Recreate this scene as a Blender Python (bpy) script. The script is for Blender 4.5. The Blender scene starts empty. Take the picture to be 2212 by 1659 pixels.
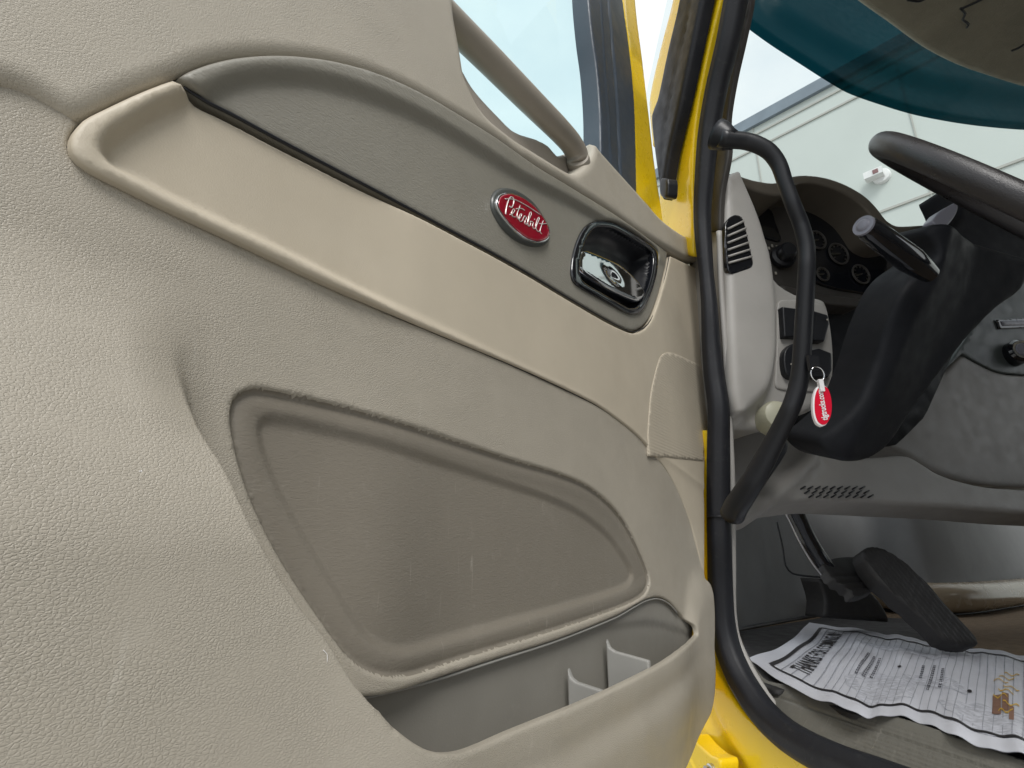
import bpy, math, random
import numpy as np
from mathutils import Vector
from mathutils.geometry import delaunay_2d_cdt
random.seed(4); rng = np.random.default_rng(4)
SC = bpy.context.scene
COL = SC.collection

# ------------------------------------------------------------------ camera, sky, sun, exposure
CAMZ = 1.75
PW, PH, F = 2212.0, 1659.0, 1200.0
PITCH = math.atan(373/1200.0)
HEAD = math.atan(324/math.hypot(1200, 373))
cam_d = bpy.data.cameras.new('camera'); cam = bpy.data.objects.new('camera', cam_d); COL.objects.link(cam)
cam_d.sensor_width = 36.0; cam_d.lens = 36.0*F/PW; cam_d.clip_start = 0.02; cam_d.clip_end = 900
cam.location = (0, 0, CAMZ); cam.rotation_euler = (math.pi/2+PITCH, 0, -HEAD)
SC.camera = cam
W = bpy.data.worlds.new('World'); SC.world = W; W.use_nodes = True
nt = W.node_tree; nt.nodes.clear()
def N(nt, t, **kw):
    n = nt.nodes.new(t)
    for k, v in kw.items():
        if k.startswith('_'): setattr(n, k[1:], v)
        else: n.inputs[k.replace('__', ' ')].default_value = v
    return n
SUN_EL, SUN_HD = math.radians(48), math.radians(190)      # heading measured from +Y towards +X
sky = N(nt, 'ShaderNodeTexSky', _sky_type='NISHITA', _sun_disc=False, _sun_elevation=SUN_EL, _sun_rotation=SUN_HD)
bg1 = N(nt, 'ShaderNodeBackground', Strength=0.10)
tc = N(nt, 'ShaderNodeTexCoord'); mp = N(nt, 'ShaderNodeMapping'); mp.inputs['Scale'].default_value = (1, 1, 2.2)
cn = N(nt, 'ShaderNodeTexNoise', Scale=2.6, Detail=7.0, Roughness=0.55)
cr = N(nt, 'ShaderNodeValToRGB'); cr.color_ramp.elements[0].position = .3; cr.color_ramp.elements[1].position = .7
cr.color_ramp.elements[0].color = (.74, .80, .86, 1); cr.color_ramp.elements[1].color = (1, 1, 1, 1)
bg2 = N(nt, 'ShaderNodeBackground', Strength=1.0)
mix = N(nt, 'ShaderNodeMixShader', Fac=0.88); out = N(nt, 'ShaderNodeOutputWorld')
L = nt.links.new
L(sky.outputs[0], bg1.inputs[0]); L(tc.outputs['Generated'], mp.inputs[0]); L(mp.outputs[0], cn.inputs['Vector'])
L(cn.outputs[0], cr.inputs[0]); L(cr.outputs[0], bg2.inputs[0])
L(bg1.outputs[0], mix.inputs[1]); L(bg2.outputs[0], mix.inputs[2]); L(mix.outputs[0], out.inputs[0])
sd_ = bpy.data.lights.new('sun', 'SUN'); sd_.energy = 1.9; sd_.angle = math.radians(26); sd_.color = (1, .975, .94)
sun = bpy.data.objects.new('sun', sd_); COL.objects.link(sun)
sv = Vector((math.cos(SUN_EL)*math.sin(SUN_HD), math.cos(SUN_EL)*math.cos(SUN_HD), math.sin(SUN_EL)))
sun.rotation_euler = sv.to_track_quat('Z', 'Y').to_euler(); sun.location = (0, -3, 6)
SC.view_settings.view_transform = 'Standard'; SC.view_settings.look = 'None'
SC.view_settings.exposure = 0.38; SC.view_settings.gamma = 1.0; SC.view_settings.use_curve_mapping = False
SC.cycles.max_bounces = 8; SC.cycles.transparent_max_bounces = 12; SC.cycles.use_denoising = True

# ------------------------------------------------------------------ rays and planes
cp, sp_ = math.cos(PITCH), math.sin(PITCH); ch, sh = math.cos(HEAD), math.sin(HEAD)
R_ = np.array([ch, -sh, 0.0]); F_ = np.array([sh*cp, ch*cp, sp_]); U_ = np.array([-sh*sp_, -ch*sp_, cp])
C0 = np.array([0, 0, CAMZ])
def ray(px, py): return (px-PW/2)*R_ + (PH/2-py)*U_ + F*F_
class Plane:
    """a real surface's frame in the world: origin, two axes, outward normal"""
    def __init__(s, o, u, v, tilt=None):
        s.o = np.array(o, float); s.u = np.array(u, float); s.u /= np.linalg.norm(s.u)
        s.v = np.array(v, float); s.v -= s.u*np.dot(s.v, s.u); s.v /= np.linalg.norm(s.v); s.n = np.cross(s.u, s.v)
    def uv(s, px, py, w=0.0):
        d = ray(px, py); o = s.o + s.n*w; t = np.dot(o-C0, s.n)/np.dot(d, s.n); p = C0+d*t-s.o
        return np.array([np.dot(p, s.u), np.dot(p, s.v)])
    def pts(s, uv, w):
        uv = np.atleast_2d(uv); w = np.broadcast_to(np.asarray(w, float), (len(uv),))
        return s.o + uv[:, :1]*s.u + uv[:, 1:2]*s.v + w[:, None]*s.n
def YP(y): return Plane((0, y, CAMZ), (1, 0, 0), (0, 0, 1))
def XP(x): return Plane((x, 0, CAMZ), (0, -1, 0), (0, 0, 1))
def ZP(z): return Plane((0, 0, CAMZ+z), (1, 0, 0), (0, 1, 0))
def at_depth(px, py, z): d = ray(px, py); return C0 + d*(z/F)
def smooth(pts, step=None, closed=False):
    """Catmull-Rom through the points; a third element 1 marks a sharp corner"""
    P = [np.array(p[:2], float) for p in pts]; cn_ = [len(p) > 2 and p[2] == 1 for p in pts]
    n = len(P); res = []; m = n if closed else n-1
    for i in range(m):
        a, b = P[i], P[(i+1) % n]
        p0 = a*2-b if (cn_[i] or (not closed and i == 0)) else P[i-1]
        p3 = b*2-a if (cn_[(i+1) % n] or (not closed and i == n-2)) else P[(i+2) % n]
        la = np.linalg.norm(b-a)
        k0 = min(1, la/max(1e-9, np.linalg.norm(a-p0))); k3 = min(1, la/max(1e-9, np.linalg.norm(p3-b)))
        p0 = a+(p0-a)*k0; p3 = b+(p3-b)*k3
        k = max(2, int(8 if step is None else la/step))
        for j in range(k):
            t = j/k
            res.append(.5*((2*a)+(b-p0)*t+(2*p0-5*a+4*b-p3)*t*t+(3*a-p0-3*b+p3)*t**3))
    if not closed: res.append(P[-1])
    return np.array(res)
def resample(P, ds, closed=True):
    Q = np.vstack([P, P[:1]]) if closed else P
    s = np.r_[0, np.cumsum(np.linalg.norm(np.diff(Q, axis=0), axis=1))]
    k = max(6, int(round(s[-1]/ds))); t = np.linspace(0, s[-1], k+1)
    r = np.c_[np.interp(t, s, Q[:, 0]), np.interp(t, s, Q[:, 1])]
    return r[:-1] if closed else r
def segdist(p, A, closed=True):
    p = np.atleast_2d(p); B = np.roll(A, -1, axis=0) if closed else A[1:]
    A2 = A if closed else A[:-1]; res = np.full(len(p), 1e9)
    d = B-A2; dd = np.maximum((d**2).sum(1), 1e-16)
    for s in range(0, len(p), 4000):
        q = p[s:s+4000]
        ap = q[:, None]-A2[None]; t = np.clip((ap*d[None]).sum(2)/dd, 0, 1)
        res[s:s+4000] = np.sqrt(((ap-t[..., None]*d[None])**2).sum(2)).min(1)
    return res
def inside(p, A):
    p = np.atleast_2d(p); x, y = p[:, 0], p[:, 1]; r = np.zeros(len(p), bool); B = np.roll(A, -1, axis=0)
    for (x1, y1), (x2, y2) in zip(A, B):
        if y1 == y2: continue
        c = ((y1 > y) != (y2 > y)) & (x < (x2-x1)*(y-y1)/(y2-y1)+x1)
        r ^= c
    return r
def sdist(p, A):                      # > 0 inside
    d = segdist(p, A); return np.where(inside(p, A), d, -d)
def sst(x): x = np.clip(x, 0, 1); return x*x*(3-2*x)
def trace(pl, pts, w=0.0, step=14, closed=True):
    s = smooth(pts, step, closed)
    if callable(w):
        r = []
        for x, y in s:
            ww = 0.0
            for _ in range(26): q = pl.uv(x, y, ww); ww = .5*ww+.5*float(w(q[None])[0])
            r.append(pl.uv(x, y, ww))
        return np.array(r)
    return np.array([pl.uv(x, y, w) for x, y in s])

def tracew(pl, pts, k=6):
    P = smooth([(p[0], p[1]) for p in pts], None); P = []
    xy = np.array([p[:2] for p in pts], float); w = np.array([p[2] for p in pts], float); s = smooth([tuple(p) for p in xy], 8)
    a = np.r_[0, np.cumsum(np.linalg.norm(np.diff(xy, axis=0), axis=1))]; b = np.r_[0, np.cumsum(np.linalg.norm(np.diff(s, axis=0), axis=1))]
    ww = np.interp(b/b[-1], a/a[-1], w)
    return np.array([pl.uv(x, y, z) for (x, y), z in zip(s, ww)])
# ------------------------------------------------------------------ object helpers
class Root:
    def __init__(s, name, loc, label, cat, group=None):
        s.o = bpy.data.objects.new(name, None); COL.objects.link(s.o); s.o.location = loc; s.loc = np.array(loc, float)
        s.o.empty_display_size = .1; s.o['label'] = label; s.o['category'] = cat
        if group: s.o['group'] = group
def link(name, V, Fc, mat, root, parent=None, flat=False, uv=None, label=None, mi=None, mats=None):
    me = bpy.data.meshes.new(name); V = np.asarray(V, float)-(root.loc if root else 0)
    me.from_pydata(V.tolist(), [], [tuple(int(i) for i in f) for f in Fc]); me.update()
    if not flat: me.polygons.foreach_set('use_smooth', [True]*len(me.polygons))
    if uv is not None:
        l = me.uv_layers.new(name='uv'); idx = np.zeros(len(me.loops), int); me.loops.foreach_get('vertex_index', idx)
        l.data.foreach_set('uv', np.asarray(uv)[idx].ravel())
    for m in (mats or [mat]): me.materials.append(m)
    if mi is not None: me.polygons.foreach_set('material_index', mi)
    o = bpy.data.objects.new(name, me); COL.objects.link(o)
    if root: o.parent = parent if parent else root.o
    if label: o['label'] = label
    return o
class Geo:
    """collects pieces of ONE mesh"""
    def __init__(s): s.V = []; s.F = []; s.M = []
    def add(s, V, Fc, m=0):
        b = len(s.V); s.V += [tuple(v) for v in V]; s.F += [tuple(i+b for i in f) for f in Fc]; s.M += [m]*len(Fc); return s
    def box(s, c, X, Y, Z, m=0):
        c, X, Y, Z = (np.array(a, float) for a in (c, X, Y, Z))
        V = [c+a*X+b*Y+d*Z for a in (-1, 1) for b in (-1, 1) for d in (-1, 1)]
        return s.add(V, [(0, 1, 3, 2), (4, 6, 7, 5), (0, 4, 5, 1), (2, 3, 7, 6), (0, 2, 6, 4), (1, 5, 7, 3)], m)
    def tube(s, P, r, n=14, m=0, sec=None, closed=False, up=None, caps=True):
        P = [np.array(p, float) for p in P]; k = len(P); r = [r]*k if np.isscalar(r) else r
        V = []; prev = None
        for i in range(k):
            if closed: t = P[(i+1) % k]-P[i-1]
            else: t = P[min(i+1, k-1)]-P[max(i-1, 0)]
            t /= np.linalg.norm(t)
            if up is not None: a = np.array(up, float)
            elif prev is None: a = np.array([0, 0, 1.0]) if abs(t[2]) < .9 else np.array([1.0, 0, 0])
            else: a = prev
            a = a-t*np.dot(a, t); a /= np.linalg.norm(a); prev = a; b = np.cross(t, a)
            for j in range(n):
                g = 2*math.pi*j/n; q = sec(g) if sec else 1.0
                V.append(P[i]+r[i]*q*(math.cos(g)*a+math.sin(g)*b))
        Fc = []
        for i in range(k if closed else k-1):
            for j in range(n):
                a0 = i*n+j; a1 = i*n+(j+1) % n; b0 = ((i+1) % k)*n+j; b1 = ((i+1) % k)*n+(j+1) % n
                Fc.append((a0, a1, b1, b0))
        if not closed and caps: Fc += [tuple(range(n))[::-1], tuple((k-1)*n+j for j in range(n))]
        return s.add(V, Fc, m)
    def lathe(s, o, ax, prof, n=28, m=0, up=(0, 0, 1)):
        o, ax = np.array(o, float), np.array(ax, float); ax /= np.linalg.norm(ax)
        a = np.array(up, float); a = a-ax*np.dot(a, ax)
        if np.linalg.norm(a) < 1e-3: a = np.array([1.0, 0, 0]); a = a-ax*np.dot(a, ax)
        a /= np.linalg.norm(a); b = np.cross(ax, a); V = []
        for h, r in prof:
            for j in range(n): g = 2*math.pi*j/n; V.append(o+ax*h+r*(math.cos(g)*a+math.sin(g)*b))
        Fc = [(i*n+j, i*n+(j+1) % n, (i+1)*n+(j+1) % n, (i+1)*n+j) for i in range(len(prof)-1) for j in range(n)]
        Fc += [tuple(range(n))[::-1], tuple((len(prof)-1)*n+j for j in range(n))]
        return s.add(V, Fc, m)
    def go(s, name, mats, root, parent=None, label=None, flat=False, angle=None):
        mats = mats if isinstance(mats, list) else [mats]
        o = link(name, s.V, s.F, None, root, parent, flat, None, label, s.M, mats)
        if angle is not None:
            me = o.data; me.update()
            me.set_sharp_from_angle(angle=math.radians(angle))
        return o
def build_panel(pl, outline, w0=0.0, bevel=0.0, depth=.01, ds=.006, holes=(), h=None, feats=(), grid=None, dens=None, hdepth=None):
    """plate with a rounded edge: outline (m, in the plane), relief h(uv), skirt going back by depth"""
    O = resample(outline, ds); Hs = [resample(q, ds) for q in holes]; loops = [O]+Hs
    pts = [p for l in loops for p in l]; edges = []; b = 0; rngs = []
    for l in loops:
        k = len(l); edges += [(b+i, b+(i+1) % k) for i in range(k)]; rngs.append((b, k)); b += k
    def ok(p): 
        m = inside(p, O)
        for q in Hs: m &= ~inside(p, q)
        return m
    def dist(p):
        d = segdist(p, O)
        for q in Hs: d = np.minimum(d, segdist(p, q))
        return d
    ext = []
    offs = [bevel*f for f in (.06, .22, .5, 1.0)] if bevel > 0 else []
    for l in loops:
        t = np.roll(l, -1, 0)-np.roll(l, 1, 0); t /= np.maximum(np.linalg.norm(t, axis=1), 1e-9)[:, None]; nn = np.c_[-t[:, 1], t[:, 0]]
        for f in offs:
            for sg in (1, -1):
                q = l+nn*sg*f; ext.append(q[ok(q) & (dist(q) > .93*f)])
    for ft in feats:
        ft = resample(ft, ds*.9); t = np.roll(ft, -1, 0)-np.roll(ft, 1, 0); t /= np.maximum(np.linalg.norm(t, axis=1), 1e-9)[:, None]; nn = np.c_[-t[:, 1], t[:, 0]]
        for f in (-1.6, -1.1, -.75, -.45, -.2, 0, .2, .45, .75, 1.1, 1.6):
            q = ft+nn*f*ds; ext.append(q[ok(q) & (dist(q) > bevel+.2*ds)])
    g = grid or ds*1.6; mn, mx = O.min(0), O.max(0)
    gx = np.arange(mn[0], mx[0], g)
    if dens is not None:
        gx = []; x = mn[0]
        while x < mx[0]: gx.append(x); x += dens(x)
        gx = np.array(gx)
    rows = []
    for i, x in enumerate(gx):
        gg = g if dens is None else dens(x)
        ys = np.arange(mn[1]+(gg/2 if i % 2 else 0), mx[1], gg); rows.append(np.c_[np.full(len(ys), x), ys])
    gp = np.vstack(rows) if rows else np.zeros((0, 2))
    if len(gp): gp = gp[ok(gp)]; gp = gp[dist(gp) > max(bevel*1.12, .4*ds)]
    allp = np.array(pts); E = np.vstack([e for e in ext if len(e)]+[gp]) if (ext or len(gp)) else np.zeros((0, 2))
    if len(E):                                        # thin out near-duplicates
        key = np.round(E/(ds*.22)).astype(int); _, ui = np.unique(key, axis=0, return_index=True); E = E[np.sort(ui)]
    P = np.vstack([allp, E]) if len(E) else allp
    vo, eo, fo, ov, oe, of = delaunay_2d_cdt([Vector(p) for p in P], edges, [], 0, 1e-7)
    Q = np.array([[v.x, v.y] for v in vo]); T_ = np.array(fo); cen = Q[T_].mean(1)
    T_ = T_[ok(cen)]
    d = dist(Q); w = np.full(len(Q), float(w0))
    if h is not None: w = w+h(Q)
    if bevel > 0:
        x = np.clip(bevel-d, 0, bevel)/bevel; w = w-bevel*(1-np.sqrt(np.maximum(0, 1-x*x)))
    V = pl.pts(Q, w); n = len(V); mp_ = {}
    for i, os_ in enumerate(ov):
        for o in os_: mp_[o] = i
    Fc = [tuple(t) for t in T_]; V = V.tolist(); UV = Q.tolist(); W_ = w
    for (b, k) in rngs:
        idx = [mp_.get(b+i) for i in range(k)]
        lp = [P[b+i] for i in range(k)]
        base = len(V)
        area = sum(lp[i-1][0]*lp[i][1]-lp[i][0]*lp[i-1][1] for i in range(k))
        hole = b != 0; ccw = (area > 0) != hole
        top = idx
        if bevel == 0:
            for i in idx: V.append(V[i]); UV.append(UV[i])
            top = list(range(base, base+k)); base = len(V)
        for i in idx:
            dd_ = depth if (b == 0 or hdepth is None) else hdepth; V.append((np.array(V[i])-pl.n*dd_).tolist()); UV.append([UV[i][0], UV[i][1]-dd_])
        for i in range(k):
            j = (i+1) % k; q = (top[i], base+i, base+j, top[j])
            Fc.append(q if ccw else q[::-1])
    return V, Fc, UV
def panel(name, pl, outline, mat, root, parent=None, label=None, **kw):
    V, Fc, UV = build_panel(pl, outline, **kw)
    return link(name, V, Fc, mat, root, parent, uv=UV, label=label)
def slab(name, pl, px, mat, root, parent=None, label=None, w=0.0, step=14, **kw):
    return panel(name, pl, trace(pl, px, w, step), mat, root, parent, label, w0=w, **kw)
def text_mesh(txt, size, extrude=.0004, font_stretch=1.0, offset=0.0, spacing=1.0):
    c = bpy.data.curves.new('t', 'FONT'); c.body = txt; c.size = size; c.extrude = extrude; c.align_x = 'CENTER'; c.align_y = 'CENTER'
    c.offset = offset; c.space_character = spacing; c.resolution_u = 3
    o = bpy.data.objects.new('t', c); COL.objects.link(o); dg = bpy.context.evaluated_depsgraph_get()
    me = bpy.data.meshes.new_from_object(o.evaluated_get(dg)); V = np.array([v.co[:] for v in me.vertices]); Fc = [tuple(p.vertices) for p in me.polygons]
    bpy.data.objects.remove(o); bpy.data.curves.remove(c); bpy.data.meshes.remove(me)
    V[:, 0] *= font_stretch
    return V, Fc

# ------------------------------------------------------------------ materials
def mat(name, col, rough=.5, metal=0.0, bump=None, spec=.5, coat=0.0, var=.06, vscale=9.0, emit=None, dust=0.0, sheen=0.0):
    m = bpy.data.materials.new(name); m.use_nodes = True; t = m.node_tree; b = t.nodes['Principled BSDF']; L = t.links.new
    b.inputs['Roughness'].default_value = rough; b.inputs['Metallic'].default_value = metal
    b.inputs['Specular IOR Level'].default_value = spec; b.inputs['Coat Weight'].default_value = coat; b.inputs['Coat Roughness'].default_value = .06
    tc = t.nodes.new('ShaderNodeTexCoord')
    ns = N(t, 'ShaderNodeTexNoise', Scale=vscale, Detail=6.0, Roughness=.6); L(tc.outputs['Object'], ns.inputs['Vector'])
    r = t.nodes.new('ShaderNodeMapRange'); r.inputs['From Min'].default_value = .3; r.inputs['From Max'].default_value = .7
    r.inputs['To Min'].default_value = 1-var; r.inputs['To Max'].default_value = 1+var; L(ns.outputs[0], r.inputs['Value'])
    mx = N(t, 'ShaderNodeVectorMath', _operation='SCALE'); mx.inputs[0].default_value = col; L(r.outputs[0], mx.inputs['Scale'])
    src = mx.outputs[0]
    if dust > 0:                                     # lint, scuffs and pale dust
        n2 = N(t, 'ShaderNodeTexNoise', Scale=55.0, Detail=9.0, Roughness=.75); L(tc.outputs['Object'], n2.inputs['Vector'])
        r2 = t.nodes.new('ShaderNodeMapRange'); r2.inputs['From Min'].default_value = .56; r2.inputs['From Max'].default_value = .75
        r2.inputs['To Max'].default_value = dust; L(n2.outputs[0], r2.inputs['Value'])
        mm = N(t, 'ShaderNodeMix', _data_type='RGBA'); mm.inputs['B'].default_value = (.55, .52, .46, 1)
        L(r2.outputs[0], mm.inputs['Factor']); L(src, mm.inputs['A']); src = mm.outputs['Result']
    if dust >= .1:
        mps = t.nodes.new('ShaderNodeMapping'); mps.inputs['Scale'].default_value = (160, 14, 1); mps.inputs['Rotation'].default_value = (0, 0, .35); L(tc.outputs['UV'], mps.inputs[0])
        n4 = N(t, 'ShaderNodeTexNoise', Scale=1.0, Detail=4.0, Roughness=.6, Distortion=.6); L(mps.outputs[0], n4.inputs['Vector'])
        r4 = t.nodes.new('ShaderNodeMapRange'); r4.inputs['From Min'].default_value = .66; r4.inputs['From Max'].default_value = .74; r4.inputs['To Max'].default_value = .20; L(n4.outputs[0], r4.inputs['Value'])
        m4 = N(t, 'ShaderNodeMix', _data_type='RGBA'); m4.inputs['B'].default_value = (.58, .55, .48, 1); L(r4.outputs[0], m4.inputs['Factor']); L(src, m4.inputs['A']); src = m4.outputs['Result']
    L(src, b.inputs['Base Color'])
    r3 = t.nodes.new('ShaderNodeMapRange'); r3.inputs['From Min'].default_value = .3; r3.inputs['From Max'].default_value = .7; r3.inputs['To Min'].default_value = max(0, rough-min(.09, rough*.25)); r3.inputs['To Max'].default_value = min(1, rough+min(.09, rough*.25))
    n3 = N(t, 'ShaderNodeTexNoise', Scale=31.0, Detail=4.0); L(tc.outputs['Object'], n3.inputs['Vector']); L(n3.outputs[0], r3.inputs['Value'])
    L(r3.outputs[0], b.inputs['Roughness'])
    if bump:
        kind, scale, dist = bump[:3]; bp = N(t, 'ShaderNodeBump', Strength=bump[3] if len(bump) > 3 else .6, Distance=dist)
        mp = t.nodes.new('ShaderNodeMapping'); L(tc.outputs['UV'], mp.inputs[0])
        if kind == 'leather':
            mp.inputs['Scale'].default_value = (scale*.62, scale, 1)
            wn = N(t, 'ShaderNodeTexNoise', Scale=1.3, Detail=3.0); L(mp.outputs[0], wn.inputs['Vector'])
            ad = N(t, 'ShaderNodeVectorMath', _operation='MULTIPLY_ADD'); ad.inputs[1].default_value = (.9, .9, .9)
            L(wn.outputs['Color'], ad.inputs[0]); L(mp.outputs[0], ad.inputs[2])
            vo = N(t, 'ShaderNodeTexVoronoi', _feature='DISTANCE_TO_EDGE', Scale=1.0); L(ad.outputs[0], vo.inputs['Vector'])
            rr = t.nodes.new('ShaderNodeMapRange'); rr.inputs['From Max'].default_value = .22; rr.interpolation_type = 'SMOOTHSTEP'; L(vo.outputs['Distance'], rr.inputs['Value'])
            pn = N(t, 'ShaderNodeTexNoise', Scale=.05, Detail=3.0); L(mp.outputs[0], pn.inputs['Vector'])   # uneven embossing
            pr = t.nodes.new('ShaderNodeMapRange'); pr.inputs['From Min'].default_value = .3; pr.inputs['From Max'].default_value = .65; pr.inputs['To Min'].default_value = .35
            L(pn.outputs[0], pr.inputs['Value'])
            ml = N(t, 'ShaderNodeMath', _operation='MULTIPLY'); L(rr.outputs[0], ml.inputs[0]); L(pr.outputs[0], ml.inputs[1])
            L(ml.outputs[0], bp.inputs['Height'])
        elif kind == 'crease':
            mp.inputs['Scale'].default_value = (scale*.3, scale, 1); mp.inputs['Rotation'].default_value = (0, 0, -.25)
            wn = N(t, 'ShaderNodeTexNoise', Scale=1.0, Detail=5.0, Roughness=.6, Distortion=.8); L(mp.outputs[0], wn.inputs['Vector'])
            L(wn.outputs[0], bp.inputs['Height'])
        elif kind == 'ribs':
            mp.inputs['Scale'].default_value = (0, scale, 0)
            wv = N(t, 'ShaderNodeTexWave', Scale=1.0, _bands_direction='Y'); L(mp.outputs[0], wv.inputs['Vector']); L(wv.outputs[0], bp.inputs['Height'])
        elif kind == 'grain':
            wn = N(t, 'ShaderNodeTexNoise', Scale=scale, Detail=3.0, Roughness=.6); L(tc.outputs['Object'], wn.inputs['Vector']); L(wn.outputs[0], bp.inputs['Height'])
        L(bp.outputs[0], b.inputs['Normal'])
    if emit: b.inputs['Emission Color'].default_value = (*emit[0], 1); b.inputs['Emission Strength'].default_value = emit[1]
    return m
def glass(name, tint, refl=.5):
    m = bpy.data.materials.new(name); m.use_nodes = True; t = m.node_tree; t.nodes.clear(); L = t.links.new
    tr = N(t, 'ShaderNodeBsdfTransparent'); tr.inputs[0].default_value = (*tint, 1)
    gl = N(t, 'ShaderNodeBsdfGlossy', Roughness=.03); fr = N(t, 'ShaderNodeFresnel', IOR=1.3)
    ml = N(t, 'ShaderNodeMath', _operation='MULTIPLY'); ml.inputs[1].default_value = refl; L(fr.outputs[0], ml.inputs[0])
    mx = N(t, 'ShaderNodeMixShader'); L(ml.outputs[0], mx.inputs[0]); L(tr.outputs[0], mx.inputs[1]); L(gl.outputs[0], mx.inputs[2])
    o = N(t, 'ShaderNodeOutputMaterial'); L(mx.outputs[0], o.inputs[0]); return m
M = dict(
    leather=mat('leather_taupe', (.43, .393, .325), .55, bump=('leather', 800, .00042, .5), dust=.07, vscale=5),
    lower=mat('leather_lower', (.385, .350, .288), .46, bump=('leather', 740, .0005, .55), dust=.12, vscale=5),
    beige=mat('beige_insert', (.50, .442, .345), .5, bump=('grain', 900, .0004, .35), dust=.03, vscale=6),
    grey_ins=mat('taupe_insert', (.245, .232, .195), .42, bump=('crease', 620, .0010, .6), vscale=6),
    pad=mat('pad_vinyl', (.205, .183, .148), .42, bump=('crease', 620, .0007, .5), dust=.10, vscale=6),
    sill=mat('sill_vinyl', (.40, .36, .31), .5, bump=('leather', 500, .0005, .5)),
    bar=mat('handle_bar_vinyl', (.30, .27, .225), .42, bump=('grain', 800, .0005, .4)),
    liner=mat('pocket_liner', (.24, .228, .2), .5, bump=('grain', 700, .0004, .3), dust=.08),
    divider=mat('divider_plastic', (.30, .295, .275), .4, dust=.1),
    speaker=mat('speaker_cloth', (.45, .40, .315), .6, bump=('ribs', 62, .0005, .4)),
    yellow=mat('yellow_paint', (.90, .62, .008), .30, coat=.5, var=.015),
    seal=mat('black_rubber', (.016, .017, .021), .50, spec=.35, bump=('grain', 500, .0006, .4), dust=.05),
    frame=mat('window_seal', (.045, .060, .080), .45, bump=('grain', 500, .0004, .3)),
    black=mat('black_plastic', (.012, .013, .016), .40, spec=.4, bump=('grain', 900, .0004, .3)),
    gloss=mat('black_gloss', (.008, .009, .012), .10, coat=.5),
    chrome=mat('chrome', (.75, .76, .78), .05, metal=1.0, var=.01),
    satin=mat('satin_metal', (.55, .55, .55), .28, metal=1.0, var=.02),
    badge_grey=mat('badge_surround', (.065, .07, .065), .35),
    badge_red=mat('badge_red', (.30, .004, .02), .12, coat=1.0, var=.10, vscale=60),
    script=mat('badge_script', (.85, .80, .77), .25, metal=.5, var=.02),
    podgrey=mat('dash_light_grey', (.40, .385, .36), .45, bump=('grain', 600, .0005, .3)),
    dashgrey=mat('dash_grey', (.27, .262, .25), .5, bump=('grain', 600, .0005, .4)),
    dashbrown=mat('dash_brown', (.105, .09, .07), .55, bump=('grain', 500, .0007, .5)),
    dashdark=mat('dash_dark_trim', (.06, .055, .05), .45, bump=('grain', 500, .0006, .4)),
    column=mat('column_plastic', (.009, .010, .013), .6, spec=.22, bump=('grain', 800, .0005, .5)),
    wheel=mat('wheel_leather', (.024, .022, .023), .34, bump=('grain', 700, .0009, .5)),
    silvergrey=mat('silver_grey_plastic', (.22, .22, .26), .35),
    firewall=mat('footwell_grey', (.13, .14, .145), .42, bump=('grain', 300, .0012, .5)),
    tan=mat('tan_carpet', (.20, .14, .085), .9, bump=('grain', 400, .003, .8), var=.2, vscale=60),
    matblack=mat('floor_mat_rubber', (.016, .015, .015), .6, bump=('grain', 300, .001, .6), var=.2),
    step=mat('sill_plate', (.15, .145, .125), .42, bump=('grain', 200, .001, .5), dust=.12),
    paper=mat('paper', (.64, .65, .70), .6, var=.05, vscale=14),
    ink=mat('ink', (.03, .028, .03), .5), print_mottle=mat('print_mottle', (.56, .57, .62), .6, var=.30, vscale=110), ink_soft=mat('ink_soft', (.36, .37, .41), .6, var=.3, vscale=70),
    ink_text=mat('ink_text', (.12, .12, .14), .6), ink_gold=mat('ink_gold', (.75, .48, .06), .5), ink_brown=mat('ink_brown', (.30, .17, .12), .5),
    headliner=mat('headliner_cloth', (.25, .23, .175), .9, bump=('grain', 250, .002, .7), var=.12, vscale=14),
    tick=mat('gauge_tick', (.05, .045, .033), .5), fobred=mat('fob_red', (.66, .003, .03), .6, spec=.2), white=mat('white_plastic', (.82, .80, .80), .4),
    ivory=mat('ivory_plastic', (.45, .44, .33), .35),
    wall=mat('metal_siding', (.57, .60, .575), .55, var=.03, vscale=.6), cap=mat('roof_edge_grey', (.20, .235, .28), .5, var=.12, vscale=2),
    seam=mat('siding_seam', (.44, .43, .40), .6), ground=mat('concrete', (.34, .33, .31), .9, var=.15, vscale=.8),
    lens=mat('lens_dark', (.25, .13, .13), .3), label=mat('faded_legend', (.45, .42, .36), .4),
    visor=mat('tinted_visor', (.003, .028, .036), .45, spec=.15, var=.35, vscale=3),
    lamp=mat('warm_lamp', (.9, .8, .6), .4, emit=((1, .66, .25), 9.0)),
    glass_door=glass('door_glass', (.66, .84, .85), .35), glass_ws=glass('windshield_glass', (.82, .88, .86), .22),
)
t_ = M['visor'].node_tree                           # smoked acrylic: lets a little teal daylight through
_b = t_.nodes['Principled BSDF']; _tr = N(t_, 'ShaderNodeBsdfTransparent'); _tr.inputs[0].default_value = (.001, .030, .042, 1)
_mx = N(t_, 'ShaderNodeMixShader', Fac=.75); _o = [n for n in t_.nodes if n.type == 'OUTPUT_MATERIAL'][0]
t_.links.new(_b.outputs[0], _mx.inputs[1]); t_.links.new(_tr.outputs[0], _mx.inputs[2]); t_.links.new(_mx.outputs[0], _o.inputs[0])

# ================================================================== ground and the building beyond
def struct(o): o['kind'] = 'structure'; return o
g = Geo().add([(-60, -60, 0), (60, -60, 0), (60, 60, 0), (-60, 60, 0)], [(0, 1, 2, 3)])
struct(g.go('ground', M['ground'], None, flat=True))

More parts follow.
